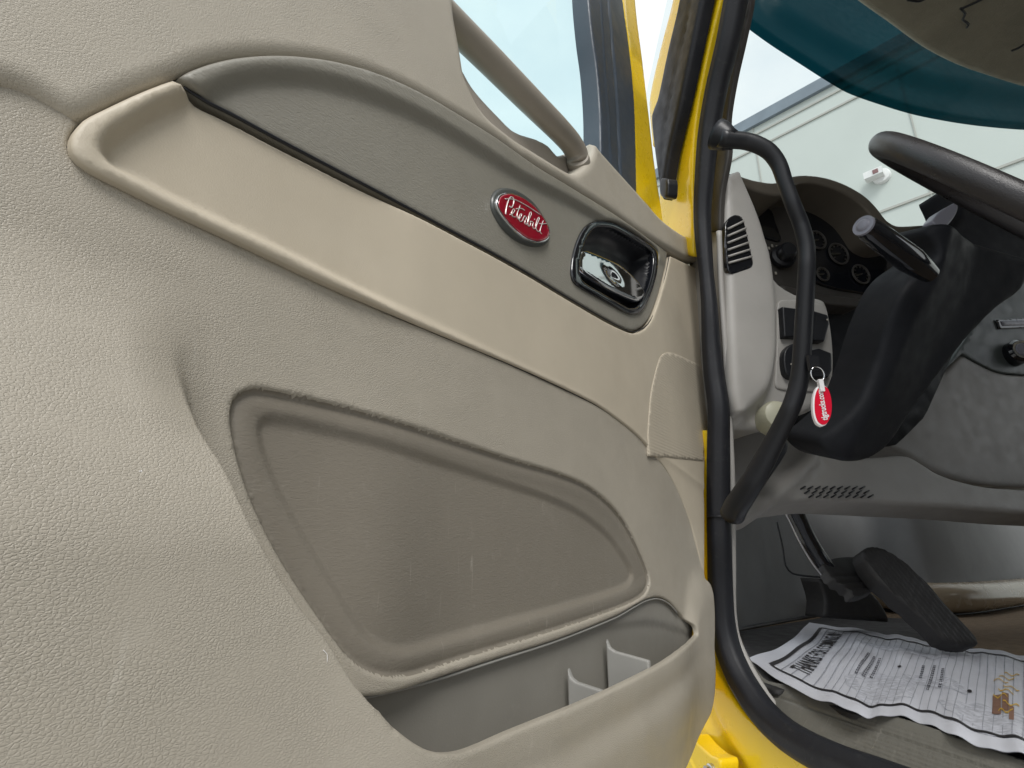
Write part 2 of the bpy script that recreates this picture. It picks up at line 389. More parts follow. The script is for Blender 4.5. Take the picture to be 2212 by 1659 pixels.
bd = ray(-100, 1203); bd[2] = 0; bd /= np.linalg.norm(bd)
bo = at_depth(1796, 162, 13.0)
BP = Plane((bo[0], bo[1], 0), -bd, (0, 0, 1))        # u runs from far (left) to near (right)
if np.dot(BP.n, C0-BP.o) < 0: BP = Plane((bo[0], bo[1], 0), bd, (0, 0, 1))
bsg = 1 if np.dot(BP.u, bd) < 0 else -1
B = Root('metal_building', (bo[0], bo[1], 0), 'pale metal sided building with grey roof edge seen through the windshield', 'building')
def bz(px, py): return BP.uv(px, py)[1]
z_top = bz(1796, 162); z_cap = bz(1820, 174); 
u0, u1 = (-16, 14)
def bbox(name, za, zb, d, m, ua=u0, ub=u1, back=.05, parent=None, geo=None, w0=0):
    c = BP.pts([[(ua+ub)/2, (za+zb)/2]], w0+(d-back)/2)[0]
    gg = geo or Geo()
    gg.box(c, BP.u*(ub-ua)/2, BP.v*(zb-za)/2, BP.n*(d+back)/2)
    return gg
wallo = bbox('wall', 0, z_cap, 0, M['wall'], back=6).go('wall', M['wall'], B, flat=True)
bbox('roof_edge', z_cap, z_top, .10, M['cap'], back=6.05).go('roof_edge', M['cap'], B, flat=True)
gm = Geo()
for px, py, hh in ((1835, 184, .05), (1873, 199, .045), (2000, 422, .05)):
    z = bz(px, py); bbox('', z-hh/2, z+hh/2, .03, None, geo=gm)
for px in (1641, 1640): pass
uu = BP.uv(1641, 370)[0]
for k in range(-3, 4):
    ub_ = uu+k*3.1; gm.box(BP.pts([[ub_, (z_cap)/2]], .012)[0], BP.u*.012, BP.v*z_cap/2, BP.n*.012)
gm.go('siding_seam', M['seam'], B, flat=True)
# camera dome on the wall
q = BP.uv(1905, 382); c = BP.pts([q], .0)[0]
gl_ = Geo().lathe(c, BP.n, [(0, .17), (.05, .17), (.08, .15), (.09, .05)]); fixture = gl_.go('security_light', M['white'], B, angle=35)
hb = Geo(); hb.box(BP.pts([q+np.array([-.10*bsg, .02])], .17)[0], BP.u*.17, BP.v*.075, BP.n*.10)
hb.go('light_head', M['white'], B, fixture, flat=True)
hb = Geo(); hb.box(BP.pts([q+np.array([-.05*bsg, .02])], .275)[0], BP.u*.05, BP.v*.045, BP.n*.006)
hb.go('sensor', M['lens'], B, fixture, flat=True)

# ================================================================== the truck
TR = Root('truck', (1.3, .4, 0), 'yellow truck cab with its beige trimmed door standing open', 'truck')
hz = .99; hp = at_depth(1540, 1203, hz)
dd = ray(2011, 1203); dd[2] = 0; dd /= np.linalg.norm(dd)
D = Plane((hp[0], hp[1], CAMZ), dd, (0, 0, 1))       # u = 0 at the hinge, negative towards the camera
assert np.dot(D.n, C0-D.o) > 0
ddens = lambda u: max(.0032, .0034+.008*(u+.75)) if u > -.80 else .0034

# ---- door: shell (painted frame + core)
rightedge = [(1513, 572), (1513, 742), (1520, 813), (1532, 862), (1526, 956), (1522, 1027), (1524, 1100), (1524, 1247), (1533, 1318), (1538, 1389), (1540, 1496), (1533, 1542), (1515, 1574), (1480, 1617), (1444, 1659), (1400, 1712)]
shell_px = [(-140, 210, 1), (150, 270), (300, 250), (600, 200), (900, 260), (1200, 430), (1400, 545, 1), (1497, 545, 1), (1516, 600), (1518, 742), (1528, 880), (1531, 956), (1528, 1027), (1529, 1100), (1530, 1247), (1537, 1318), (1542, 1389), (1535, 1470), (1510, 1520), (1440, 1590), (1300, 1700, 1), (-140, 2300, 1)]
door = slab('door', D, shell_px, M['yellow'], TR, w=-.042, bevel=.004, depth=.045, ds=.014, grid=.05, label='open driver door with yellow painted frame and beige inner trim')
# front window pillar of the door: painted edge and dark run channel
slab('window_frame', D, [(1343, -160, 1), (1367, -160, 1), (1373, 0), (1391, 149), (1403, 253), (1415, 357), (1432, 470), (1436, 540, 1), (1372, 520, 1), (1369, 268), (1357, 89), (1346, 0)], M['yellow'], TR, door, w=-.025, bevel=.005, depth=.03, ds=.008, label='yellow painted front edge of the door window')
slab('window_seal', D, [(1262, -160, 1), (1336, -160, 1), (1346, 0), (1358, 89), (1368, 179), (1373, 268), (1376, 420), (1376, 520, 1), (1300, 420, 1), (1299, 324), (1297, 238), (1290, 149), (1280, 77), (1272, 0)], M['frame'], TR, door, w=-.015, bevel=.004, depth=.03, ds=.007,
     h=lambda q: -.007*np.exp(-((segdist(q, trace(D, [(1300, -160), (1314, 0), (1327, 149), (1335, 268), (1340, 400)], -.015, closed=False), False))/.0035)**2)
     + .0025*np.exp(-((segdist(q, trace(D, [(1285, -160), (1298, 0), (1308, 149), (1316, 268), (1322, 400)], -.015, closed=False), False))/.002)**2), grid=.004)
slab('window_glass', D, [(700, -260, 1), (1290, -260, 1), (1312, 440, 1), (900, 330, 1)], M['glass_door'], TR, door, w=-.05, depth=.005, ds=.03, label='clear pale blue side window')
# corrugated mirror cable outside the glass
gc = Geo(); P_ = [(1285, 118), (1284, 150), (1286, 180), (1283, 215), (1288, 250), (1284, 285), (1290, 330)]
S_ = smooth(P_, 3); gc.tube([D.pts([D.uv(x, y, -.10)], -.10)[0] for x, y in S_], [.0036 if i % 2 else .0056 for i in range(len(S_))], 8)
gc.go('mirror_cable', M['frame'], TR, door)

# ---- lower trim with the big map pocket
Hh = .055
def ramp(v): return 1-sst((v+.0)/.15)
F1 = [(356, 520), (364, 590), (371, 660), (374, 720), (380, 775), (408, 849), (440, 934), (483, 1015), (526, 1112), (580, 1214), (644, 1316), (698, 1386), (752, 1477), (784, 1520)]
LIP = [(784, 1520), (827, 1561), (861, 1591), (894, 1612), (932, 1622), (979, 1620), (1038, 1605), (1122, 1574), (1249, 1523), (1333, 1485), (1438, 1430), (1493, 1388), (1508, 1371)]
def Hp(u): return .012+(Hh-.012)*(1-sst((u+.37)/.24))
wl = lambda q: Hp(q[:, 0])*ramp(q[:, 1])
f1 = trace(D, F1, wl, closed=False); lip = trace(D, LIP, wl, closed=False)
lr = lip[-1]
valley = np.vstack([f1, lip[1:], [lr+[.02, .02], lr+[.06, .045], lr+[.3, .06], lr+[.3, .5], [f1[0][0], .5]]])
u_sh = lr[0]-.05
def lower_raw(q):
    d = -sdist(q, valley)                              # > 0 outside the valley (raised side)
    k = sst((q[:, 0]-u_sh)/.07)
    wd = .011*(1-k)+.055*k
    r = sst(1+d/wd)
    # where the bulge is only starting the step is a soft wide one
    soft = sst((q[:, 1]-.03)/.09); r2 = sst(.5+d/.05); r = r*(1-soft)+r2*soft
    w = Hp(q[:, 0])*ramp(q[:, 1])*r
    return w
PADO = [(498, 892), (505, 862), (525, 846), (552, 839), (600, 846), (700, 869), (800, 896), (900, 925), (1000, 957), (1100, 990), (1200, 1020), (1262, 1045), (1310, 1080), (1345, 1120), (1370, 1165), (1390, 1210), (1401, 1242), (1402, 1264), (1392, 1284), (1365, 1302), (1300, 1328), (1200, 1362), (1100, 1393), (1000, 1424), (900, 1452), (850, 1460), (800, 1456), (765, 1442), (735, 1418), (700, 1370), (600, 1205), (545, 1090), (515, 1000), (500, 930)]
PADI = [(556, 930), (562, 912), (580, 905), (620, 910), (700, 930), (800, 956), (900, 985), (1000, 1015), (1100, 1048), (1180, 1075), (1250, 1108), (1310, 1155), (1350, 1210), (1364, 1240), (1355, 1262), (1320, 1278), (1200, 1314), (1100, 1342), (1000, 1370), (900, 1395), (840, 1402), (795, 1390), (765, 1368), (740, 1332), (650, 1165), (600, 1065), (565, 975)]
pado = trace(D, PADO, 0, 10); padi = trace(D, PADI, -.006, 10)
def lower_h(q):
    w = lower_raw(q)
    a = sdist(q, pado)
    w -= .0045*sst(a/.0045+.3)
    w -= .0014*np.exp(-((a-.001)/.0020)**2)
    w += .0012*np.exp(-((a-.010)/.006)**2)
    b_ = sdist(q, padi); w -= .0036*sst(.5+b_/.009)
    # soft column of the bulge at the near side
    bx = (q[:, 0]-(-.775))/.055; w += .010*np.exp(-bx*bx)*sst((.16-q[:, 1])/.2)
    w += .0004*np.sin(q[:, 0]*23+1.3)*np.cos(q[:, 1]*17)
    # roll of the pocket front wall below its lip
    dl = segdist(q, lip, False); w -= .006*np.exp(-(dl/.006)**2)*0
    lv = np.interp(q[:, 0], lip[:, 0], lip[:, 1])
    w -= .018*sst((lv-q[:, 1]-.045)/.10)*sst((q[:, 0]-lip[0][0])/.12)*Hp(q[:, 0])/Hh
    w -= .003*np.exp(-((lv-q[:, 1]-.030)/.012)**2)*sst((q[:, 0]-lip[0][0]-.05)/.12)*Hp(q[:, 0])/Hh
    return w
SLIT = [(700, 1500), (764, 1500), (802, 1497), (870, 1482), (953, 1460), (1080, 1420), (1206, 1380), (1333, 1330), (1375, 1306), (1400, 1294), (1426, 1290), (1451, 1300), (1476, 1323), (1500, 1352)]
sw_ = [0]*9+[.001, .002, .004, .007, .010]
slit = tracew(D, [(x, y, w) for (x, y), w in zip(SLIT, sw_)])
hole = np.vstack([lip, slit[::-1][:-6]])
hole = np.vstack([lip[4:], [p for p in slit[::-1] if p[0] > lip[4][0]+.006]])
SEAM_L = [(-140, 150), (0, 178), (60, 195), (110, 222), (150, 243), (172, 262, 1)]
ARMLOW = [(152, 292), (147, 318), (152, 338), (170, 358), (205, 380), (250, 402), (350, 452), (500, 522), (700, 616), (900, 703), (1100, 787), (1200, 832), (1290, 877), (1340, 912), (1380, 943), (1410, 977), (1440, 1013), (1470, 1065), (1495, 1127), (1510, 1182), (1523, 1250, 1)]
low_px_top = SEAM_L[:-1]+[(174, 264, 1)]+ARMLOW
low_top = trace(D, low_px_top, lower_raw, 12, closed=False)
low_right = tracew(D, [(1524, 1250, .001), (1533, 1318, .004), (1538, 1389, .008), (1540, 1496, .008), (1533, 1542, .008), (1515, 1574, .008), (1480, 1617, .009), (1444, 1659, .012), (1400, 1712, .016)])
low = np.vstack([low_top, low_right[1:], [D.uv(1300, 1800, .05)], [D.uv(-160, 2500, .05)]])
lower = panel('lower_trim', D, low, M['lower'], TR, door, 'grained taupe lower door trim with moulded map pocket', w0=.001, bevel=.0028, depth=.03, ds=.0042, holes=[hole], hdepth=.0045, h=lower_h,
              feats=[f1[::-1] if False else np.vstack([f1, f1[::-1]+[.004, 0]]), pado, padi], dens=ddens)
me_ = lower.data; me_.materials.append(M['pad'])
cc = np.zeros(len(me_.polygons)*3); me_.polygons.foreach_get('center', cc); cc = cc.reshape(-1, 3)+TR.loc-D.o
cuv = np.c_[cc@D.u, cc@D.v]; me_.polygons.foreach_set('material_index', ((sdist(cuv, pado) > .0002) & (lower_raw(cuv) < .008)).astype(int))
# pocket liner, floor and dividers
arc_ = tracew(D, [(1300, 1356, -.003), (1340, 1350, -.003), (1400, 1345, -.003), (1440, 1350, .0), (1480, 1362, .003), (1530, 1378, .006)])
slit_rim = [D.pts([q + [0, -.0022]], -.0015)[0] for q in slit[2:-4]]
def liner_h(q):
    return liner_a(q)+.003*sst((q[:, 1]-np.interp(q[:, 0], arc_[:, 0], arc_[:, 1]))/.004+.5)*sst((q[:, 0]-arc_[0][0])/.05)
def liner_a(q):
    e = (q[:, 0]-(lr[0]-.045))/.05
    return -.003+.004*sst(e)**1.5
lin = np.vstack([trace(D, [(700, 1478), (764, 1480), (870, 1462), (953, 1440), (1080, 1400), (1206, 1360), (1333, 1310), (1400, 1272), (1426, 1268), (1460, 1280)], -.004, closed=False), [lr+[.02, .02], lr+[.02, -.02], lr+[.0, -.09]], [[lip[3][0]-.02, lip[3][1]-.09]]])
panel('pocket_liner', D, lin, M['liner'], TR, door, 'grey plastic back wall inside the door pocket', w0=-.005, depth=.01, ds=.006, h=liner_h, dens=lambda u: .006)
Geo().tube(slit_rim, .0011, 8).go('liner_rim', M['divider'], TR, door)
def dv(px, py, root=TR, ln=.049, drop=.06):
    u, v = D.uv(px, py, 0.0); g = Geo(); ln = Hp(u)-.005; t = .0034
    prof = [(0.0, v+.012), (.004, v+.003), (.010, v), (ln, v-.006), (ln, v-drop), (0.0, v-drop)]
    V = [D.pts([[u+s*t, b]], a)[0] for s in (-1, 1) for a, b in prof]; k = len(prof)
    Fc = [tuple(range(k)), tuple(range(2*k-1, k-1, -1))]+[(i, i+k, (i+1) % k+k, (i+1) % k) for i in range(k)]
    g.add(V, Fc); o = g.go('pocket_divider', M['divider'], TR, door, flat=True)
    bv = o.modifiers.new('b', 'BEVEL'); bv.width = .0028; bv.segments = 3
    return o
dv(1229, 1470); dv(1312, 1404)
fl = Geo(); a_, b_ = lip[2][0], lr[0]+.03
fl.box(D.pts([[(a_+b_)/2-.02, lip[3][1]-.07]], .018)[0], D.u*(b_-a_)/2*.5, D.v*.002, D.n*.014); fl.go('pocket_floor', M['liner'], TR, door, flat=True)

# lint and hairs caught on the grain
for x, y, l, a in ((698, 1402, 30, 1.2), (752, 1490, 16, 1.4), (300, 1016, 8, .4)):
    w_ = .0565
    P_ = [(x+math.cos(a)*l*t+3*math.sin(t*4), y+math.sin(a)*l*t+2*math.cos(t*5)) for t in np.linspace(0, 1, 8)]
    Geo().tube([D.pts([D.uv(px, py, w_+.001)], w_+.0012)[0] for px, py in P_], .00016, 5).go('lint_fibre', M['white'], TR, door)
# ---- beige insert
GREYLOW = [(380, 175, 1), (400, 189), (425, 203), (450, 218), (500, 243), (600, 297), (800, 402), (950, 482), (1062, 542), (1136, 584), (1235, 644), (1310, 688), (1347, 707), (1369, 714), (1389, 705), (1404, 687), (1419, 650), (1434, 596), (1443, 548, 1)]
beige_px = [(178, 263), (230, 236), (290, 208), (345, 186), (372, 177, 1), (392, 190), (418, 208), (445, 223), (500, 250), (600, 304), (800, 409), (950, 489), (1062, 549), (1136, 591), (1235, 651), (1308, 694), (1347, 713), (1370, 720), (1393, 711), (1409, 691), (1424, 652), (1440, 596), (1449, 553, 1), (1508, 581, 1), (1513, 600), (1513, 742), (1520, 813), (1532, 862), (1526, 956), (1522, 1027), (1524, 1100), (1524, 1244, 1), (1507, 1177), (1492, 1122), (1467, 1060), (1438, 1009), (1408, 973), (1378, 939), (1340, 908), (1290, 873), (1200, 828), (1100, 783), (900, 699), (700, 612), (500, 518), (350, 448), (250, 398), (206, 376), (172, 354), (155, 336), (150, 318), (154, 293)]
dish = trace(D, [(232, 325), (240, 300), (262, 280), (300, 256), (350, 226), (385, 212), (425, 190, 1), (620, 220, 1), (1000, 330, 1), (1640, 560, 1), (1600, 1100, 1), (1400, 950), (1300, 872), (1106, 775), (1000, 722), (850, 652), (600, 524), (420, 438), (300, 374), (250, 348)], .008, 12)
def beige_h(q):
    d = sdist(q, dish); k = 1-.8*sst((q[:, 0]+.80)/.60)
    lf = 1-sst((q[:, 0]+.83)/.09); w = -(.0015+.0052*lf)*sst(.5+d/.012)*k + .0012*np.exp(-((d+.005)/.005)**2)*k + .003*lf*(1-sst(.5+d/.014))-.0016*sst((-d-.004)/.012)*(1-lf)
    return w
beige = slab('armrest_insert', D, beige_px, M['beige'], TR, door, 'smooth beige armrest insert', w=.004, step=10, bevel=.0024, depth=.016, ds=.0042, h=lambda q: beige_h(q), feats=[dish], dens=ddens)
# ---- grey upper insert
grey_px = [(380, 175, 1), (400, 163), (450, 145), (500, 134), (560, 128), (620, 128), (700, 137), (780, 156), (850, 182), (920, 216), (985, 254), (1060, 300), (1146, 360), (1211, 399), (1310, 459), (1384, 508), (1443, 544, 1)]+GREYLOW[::-1][1:-1]
ghole = trace(D, [(1238, 585), (1240, 560), (1248, 530), (1259, 505), (1271, 488), (1285, 480), (1303, 479), (1322, 483), (1350, 497), (1385, 519), (1408, 535), (1417, 545), (1419, 560), (1416, 590), (1407, 624), (1395, 655), (1385, 670), (1375, 676), (1363, 676), (1345, 668), (1310, 648), (1260, 620), (1243, 606)], -.003, 8)
gdish = trace(D, [(425, 215), (455, 200), (490, 184), (540, 173), (600, 170), (680, 178), (760, 198), (850, 232), (930, 270), (1030, 328), (1120, 384), (1230, 440), (1330, 500), (1470, 600, 1), (1420, 760, 1), (1290, 720), (1062, 584), (800, 444), (600, 340), (500, 286), (400, 232, 1)], -.002, 12)
def grey_h(q):
    d = sdist(q, gdish); k = 1-sst((q[:, 0]+.30)/.26)
    return -.0012+.0080*(1-sst(.5+d/.014))*k
glow_line = trace(D, [(450, 218), (600, 297), (950, 482), (1310, 688)], 0, closed=False)
def trace_low(q): return 1.0
slab('upper_insert', D, grey_px, M['grey_ins'], TR, door, 'darker taupe insert carrying the badge and door handle', w=.0005, step=10, bevel=.0030, depth=.02, ds=.0042, h=grey_h, feats=[gdish], holes=[ghole], dens=ddens)
gl_px = [(396, 189), (425, 207), (450, 222), (500, 247), (600, 301), (800, 406), (950, 486), (1062, 546), (1136, 588), (1235, 648), (1310, 691), (1347, 710), (1369, 717), (1391, 708), (1407, 689), (1422, 651), (1437, 596), (1446, 551)]
gs_ = smooth(gl_px, 10); Geo().tube([D.pts([D.uv(x, y, .0008)], .0008)[0] for x, y in gs_], list(np.interp(np.arange(len(gs_)), [0, 6, 20, len(gs_)*.55, len(gs_)], [.0009, .0013, .0014, .0014, .0008])), 8).go('insert_gap_seal', M['black'], TR, door, 'dark joint between the two door inserts')
for pts_, w_, r_ in ((ARMLOW[1:-1], .0002, .0008), ([(176, 260), (230, 234), (290, 206), (345, 184), (398, 160), (450, 141), (500, 130), (560, 124), (620, 124), (700, 133), (780, 152), (850, 178), (920, 212), (985, 250), (1060, 296), (1146, 355), (1211, 394), (1310, 453), (1384, 503), (1441, 539), (1500, 572)], -.001, .0011)):
    g_ = smooth(pts_, 10); Geo().tube([D.pts([D.uv(x, y, w_)], w_)[0] for x, y in g_], r_, 6).go('trim_joint', M['black'], TR, door)
# ---- upper trim
up_px = [(-140, 146, 1), (0, 172), (60, 189), (112, 217), (150, 239), (176, 257, 1), (230, 230), (290, 201), (345, 179), (400, 157), (450, 137), (500, 126), (560, 120), (620, 120), (700, 129), (780, 148), (850, 174), (920, 208), (985, 246), (1060, 292), (1146, 350), (1211, 389), (1310, 448), (1384, 498), (1441, 534), (1480, 557), (1503, 566), (1511, 560), (1513, 545), (1509, 530), (1491, 515), (1459, 494), (1427, 467), (1376, 408), (1297, 321), (1286, 306, 1), (1284, 325), (1272, 350), (1255, 366), (1238, 372), (1222, 366), (1190, 347), (1111, 297), (1072, 266), (1052, 248), (1031, 220), (1019, 193), (1008, 167), (1002, 131), (995, 89), (986, 36), (981, -60), (978, -300, 1), (-140, -420, 1)]
def up_h(q):
    return .0015*np.sin(q[:, 0]*9+.5)
slab('upper_trim', D, up_px, M['leather'], TR, door, 'padded grained upper door trim round the window', w=.008, step=10, bevel=.0100, depth=.03, ds=.0045, h=up_h, dens=ddens)
slab('window_sill', D, [(985, 120, 1), (1019, 183), (1045, 215), (1082, 254), (1104, 276), (1126, 288), (1159, 298), (1185, 312), (1205, 335), (1225, 330), (1290, 322, 1), (1420, 460, 1), (1300, 440, 1), (1000, 270, 1)], M['sill'], TR, door, w=-.025, bevel=.006, depth=.02, ds=.006)
# ---- pull handle bar
bc = [(800, -140, .0172), (925, -3, .0172), (1056, 128, .0172), (1145, 218, .0172), (1205, 278, .0172), (1232, 308, .017), (1246, 332, .0165), (1250, 350, .016)]
P_ = smooth([(a, b) for a, b, r in bc], 12); t_r = np.linspace(0, 1, len(P_)); rr_ = np.interp(t_r, np.linspace(0, 1, len(bc)), [r for *_, r in bc])
wbar = np.interp(t_r, [0, .45, .85, 1], [-.020, -.014, -.004, -.010])
Geo().tube([D.pts([D.uv(x, y, w)], w)[0] for (x, y), w in zip(P_, wbar)], list(rr_), 30).go('pull_handle', M['bar'], TR, door, 'round taupe pull bar crossing the window corner')
pb = P_[-1]; cb = D.pts([D.uv(1249, 347, -.008)], -.008)[0]; tdir = (D.pts([D.uv(1251, 358, .0)], .0)[0]-D.pts([D.uv(1243, 310, .014)], .014)[0]); tdir /= np.linalg.norm(tdir)
Geo().lathe(cb-tdir*.004, tdir, [(0, .0155), (.003, .0172), (.010, .0176), (.012, .016)]).go('handle_socket', M['bar'], TR, door, angle=40)

# ---- badge
def bpx(x, y): return (1053.3+x*.08598, 395+y*.08598)
outer = [(135, 480), (150, 330), (220, 190), (350, 105), (520, 95), (720, 140), (900, 235), (1100, 380), (1300, 610), (1460, 860), (1570, 1080), (1612, 1290), (1560, 1470), (1420, 1570), (1200, 1590), (950, 1520), (700, 1380), (420, 1110), (220, 790), (150, 620)]
badge = slab('badge', D, [bpx(*p) for p in outer], M['badge_grey'], TR, door, 'red oval badge with silver script in a dark surround', w=.0035, step=5, bevel=.005, depth=.012, ds=.002, grid=.004)
redo = [(238, 470), (290, 320), (400, 252), (560, 240), (760, 290), (980, 405), (1200, 585), (1390, 820), (1530, 1070), (1588, 1280), (1540, 1420), (1420, 1490), (1250, 1500), (1000, 1420), (720, 1220), (450, 920), (300, 690), (245, 560)]
ro = trace(D, [bpx(*p) for p in redo], .0065, 5); cen = ro.mean(0)
# join rim, enamel and script in the badge's own mesh
def join_into(o, parts, mats, root):
    me = o.data; V0 = [tuple(v.co) for v in me.vertices]; F0 = [tuple(p.vertices) for p in me.polygons]; MI = [p.material_index for p in me.polygons]
    for V, Fc, mi in parts:
        b = len(V0); V0 += [tuple(np.array(v)-root.loc) for v in V]; F0 += [tuple(int(i)+b for i in f) for f in Fc]; MI += [mi]*len(Fc)
    nm = bpy.data.meshes.new(me.name+'_all'); nm.from_pydata(V0, [], F0); nm.polygons.foreach_set('use_smooth', [True]*len(F0))
    for m in mats: nm.materials.append(m)
    nm.polygons.foreach_set('material_index', MI); nm.update(); o.data = nm
V1, F1_, _ = build_panel(D, ro, w0=.0062, bevel=.0012, depth=.006, ds=.002, grid=.006)
V2, F2_, _ = build_panel(D, cen+(ro-cen)*.955, w0=.0072, bevel=.0020, depth=.003, ds=.002, grid=.004)
sg_ = Geo()
for st, wd in (([(455, 790), (462, 700), (485, 580), (515, 470), (545, 395), (590, 352), (640, 375), (662, 450), (645, 550), (600, 618), (552, 592)], 1.25), ([(440, 400), (560, 402), (680, 418), (850, 498), (1000, 582), (1150, 682), (1330, 800)], 1.0),
               ([(560, 800), (620, 782), (682, 700), (660, 655), (620, 700), (605, 780), (640, 850), (705, 858)], 1), ([(815, 570), (790, 650), (750, 760), (742, 860), (785, 915), (850, 830), (850, 775), (812, 798), (790, 900), (822, 970), (865, 958), (905, 880), (930, 830), (965, 850), (975, 900), (940, 960), (937, 1022), (972, 1045), (1005, 1005), (1050, 900), (1100, 785), (1090, 728), (1060, 760), (1028, 880), (1010, 1000), (1022, 1080), (1060, 1085), (1082, 1020), (1072, 968), (1145, 990), (1130, 1080), (1160, 1152), (1200, 1148), (1250, 1020), (1300, 905), (1290, 862), (1250, 920), (1215, 1050), (1222, 1160), (1272, 1222), (1312, 1208)], 1),
               ([(720, 652), (800, 640), (870, 650), (932, 692)], 1.1), ([(1400, 950), (1370, 1030), (1330, 1150), (1320, 1230), (1362, 1282)], 1), ([(1310, 1022), (1380, 1030), (1490, 1022)], 1), ([(1176, 908), (1184, 922)], 1.3)):
    s = smooth([bpx(*p) for p in st], 1.5); sg_.tube([D.pts([D.uv(x, y, .0076)], .0076)[0] for x, y in s], .00050*wd, 6)
join_into(badge, [(V1, F1_, 1), (V2, F2_, 2), (sg_.V, sg_.F, 3)], [M['badge_grey'], M['chrome'], M['badge_red'], M['script']], TR)

# ---- inner door release: bezel, bowl, chrome lever
bez_o = trace(D, [(1235, 588), (1237, 560), (1245, 528), (1256, 502), (1269, 485), (1284, 477), (1303, 476), (1324, 480), (1352, 494), (1387, 516), (1411, 533), (1420, 544), (1422, 560), (1419, 592), (1410, 626), (1397, 658), (1387, 673), (1376, 679), (1362, 679), (1344, 671), (1308, 651), (1258, 623), (1240, 608)], .002, 6)
bcn = bez_o.mean(0); bez_i = bcn+(bez_o-bcn)*.86
hdl = panel('door_release', D, bez_o, M['gloss'], TR, door, 'black recessed door release with chrome lever', w0=.0035, bevel=.0035, depth=.03, ds=.0028, holes=[bez_i], grid=.01)
mn_ = bez_i
V3, F3, _ = build_panel(D, bcn+(bez_o-bcn)*.95, w0=-.003, depth=.002, ds=.003, grid=.003, h=lambda q: -.030*np.sqrt(np.clip(1-(1-np.clip(sdist(q, bez_i)/.022, 0, 1))**2, 0, 1)))
lev = trace(D, [(1247, 569), (1250, 552), (1257, 541), (1266, 540), (1290, 549), (1334, 569), (1360, 590), (1382, 614), (1391, 632), (1389, 646), (1379, 653), (1364, 649), (1310, 624), (1260, 594), (1248, 581)], -.001, 5)
lc = lev.mean(0)
V4, F4, _ = build_panel(D, lev, w0=-.001, bevel=.006, depth=.012, ds=.0022, grid=.0035, h=lambda q: .003-.005*np.exp(-(((q[:, 0]-lc[0])/.02)**2+((q[:, 1]-lc[1])/.007)**2)))
join_into(hdl, [(V3, F3, 2), (V4, F4, 1)], [M['gloss'], M['chrome'], M['black']], TR)

# ---- ribbed speaker patch
sp_px = [(1402, 985, 1), (1400, 940), (1406, 855), (1414, 815), (1424, 778), (1432, 765), (1445, 761), (1462, 765), (1511, 788, 1), (1517, 813), (1529, 862), (1523, 956), (1520, 996, 1), (1460, 990)]
slab('speaker_grille', D, sp_px, M['speaker'], TR, door, 'finely ribbed speaker patch at the hinge side', w=.0046, step=10, bevel=.0004, depth=.003, ds=.004, grid=.008)

# ================================================================== cab side
XS = .62; X0 = XP(XS)
cabpx = [(1560, -160, 1), (1513, 0)]
# A-pillar paint (outer), inner paint, black hinge-side seal
pil = trace(XP(.625), [(1546, -200, 1), (1513, 0), (1468, 223), (1446, 320), (1430, 380), (1426, 470), (1430, 540, 1), (1500, 555, 1), (1500, 470), (1497, 387), (1504, 268), (1528, 134), (1560, 0), (1610, -200, 1)], 0)
body = panel('cab_body', XP(.625), pil, M['yellow'], TR, None, 'yellow painted door opening and front pillar', w0=0, bevel=.006, depth=.03, ds=.01, grid=.02,
             h=lambda q: .004*sst(segdist(q, trace(XP(.625), [(1540, -200), (1493, 100), (1462, 300), (1455, 420)], 0, closed=False), False)/.012))
slab('hinge_pillar', XP(.585), [(1476, -200, 1), (1453, 0), (1430, 90), (1409, 179), (1402, 226), (1410, 320, 1), (1455, 180), (1480, 60), (1530, -200, 1)], M['yellow'], TR, body, w=-.012, bevel=.003, depth=.02, ds=.01)
slab('pillar_seal', XP(.585), [(1490, -200, 1), (1465, 0), (1440, 110), (1418, 215), (1405, 250), (1412, 330), (1426, 430, 1), (1434, 384), (1444, 325), (1468, 223), (1492, 110), (1515, 0), (1560, -200, 1)], M['seal'], TR, body, w=0, bevel=.010, depth=.02, ds=.008,
     h=lambda q: -.004*np.exp(-(segdist(q, trace(XP(.585), [(1522, -200), (1492, 0), (1464, 130), (1436, 270), (1424, 380)], 0, closed=False), False)/.003)**2))
slab('door_catch', XP(.57), [(1428, 384, 1), (1441, 386), (1442, 410), (1440, 425), (1432, 428), (1425, 420), (1424, 400)], M['black'], TR, body, bevel=.004, depth=.02, ds=.003)
# sill and lower body below the opening
def sill_crease(q):
    c1 = trace(XP(.62), [(1525, 1500), (1553, 1570), (1600, 1650), (1680, 1760)], 0, closed=False)
    d = segdist(q, c1, False); return .012*sst(d/.03)
slab('door_sill', XP(.62), [(1517, 930, 1), (1521, 1100), (1520, 1300), (1500, 1560, 1), (1500, 1900, 1), (1900, 1900, 1), (2300, 1900, 1), (2300, 1830), (1900, 1680), (1746, 1630), (1640, 1560), (1580, 1480), (1545, 1400), (1540, 1300), (1545, 1100), (1540, 930, 1)], M['yellow'], TR, body, bevel=.004, depth=.03, ds=.01, grid=.012, h=sill_crease)
hg = slab('door_hinge', XP(.57), [(1380, 1720, 1), (1425, 1640), (1478, 1590), (1492, 1588), (1510, 1610), (1535, 1632), (1553, 1640), (1556, 1655), (1553, 1672), (1530, 1760, 1)], M['yellow'], TR, body, bevel=.003, depth=.03, ds=.004,
     h=lambda q: .0035*np.exp(-(segdist(q, trace(XP(.57), [(1470, 1600), (1520, 1700)], 0, closed=False), False)/.003)**2)+.003*np.exp(-(segdist(q, trace(XP(.57), [(1446, 1625), (1490, 1720)], 0, closed=False), False)/.003)**2), grid=.003)
bx_ = XP(.57).pts([XP(.57).uv(1540, 1664)], .0)[0]
Geo().lathe(bx_, (-1, 0, 0), [(0, .010), (.006, .010), (.007, .0075), (.013, .0075)], 12).go('hinge_bolt', M['satin'], TR, body, angle=30)

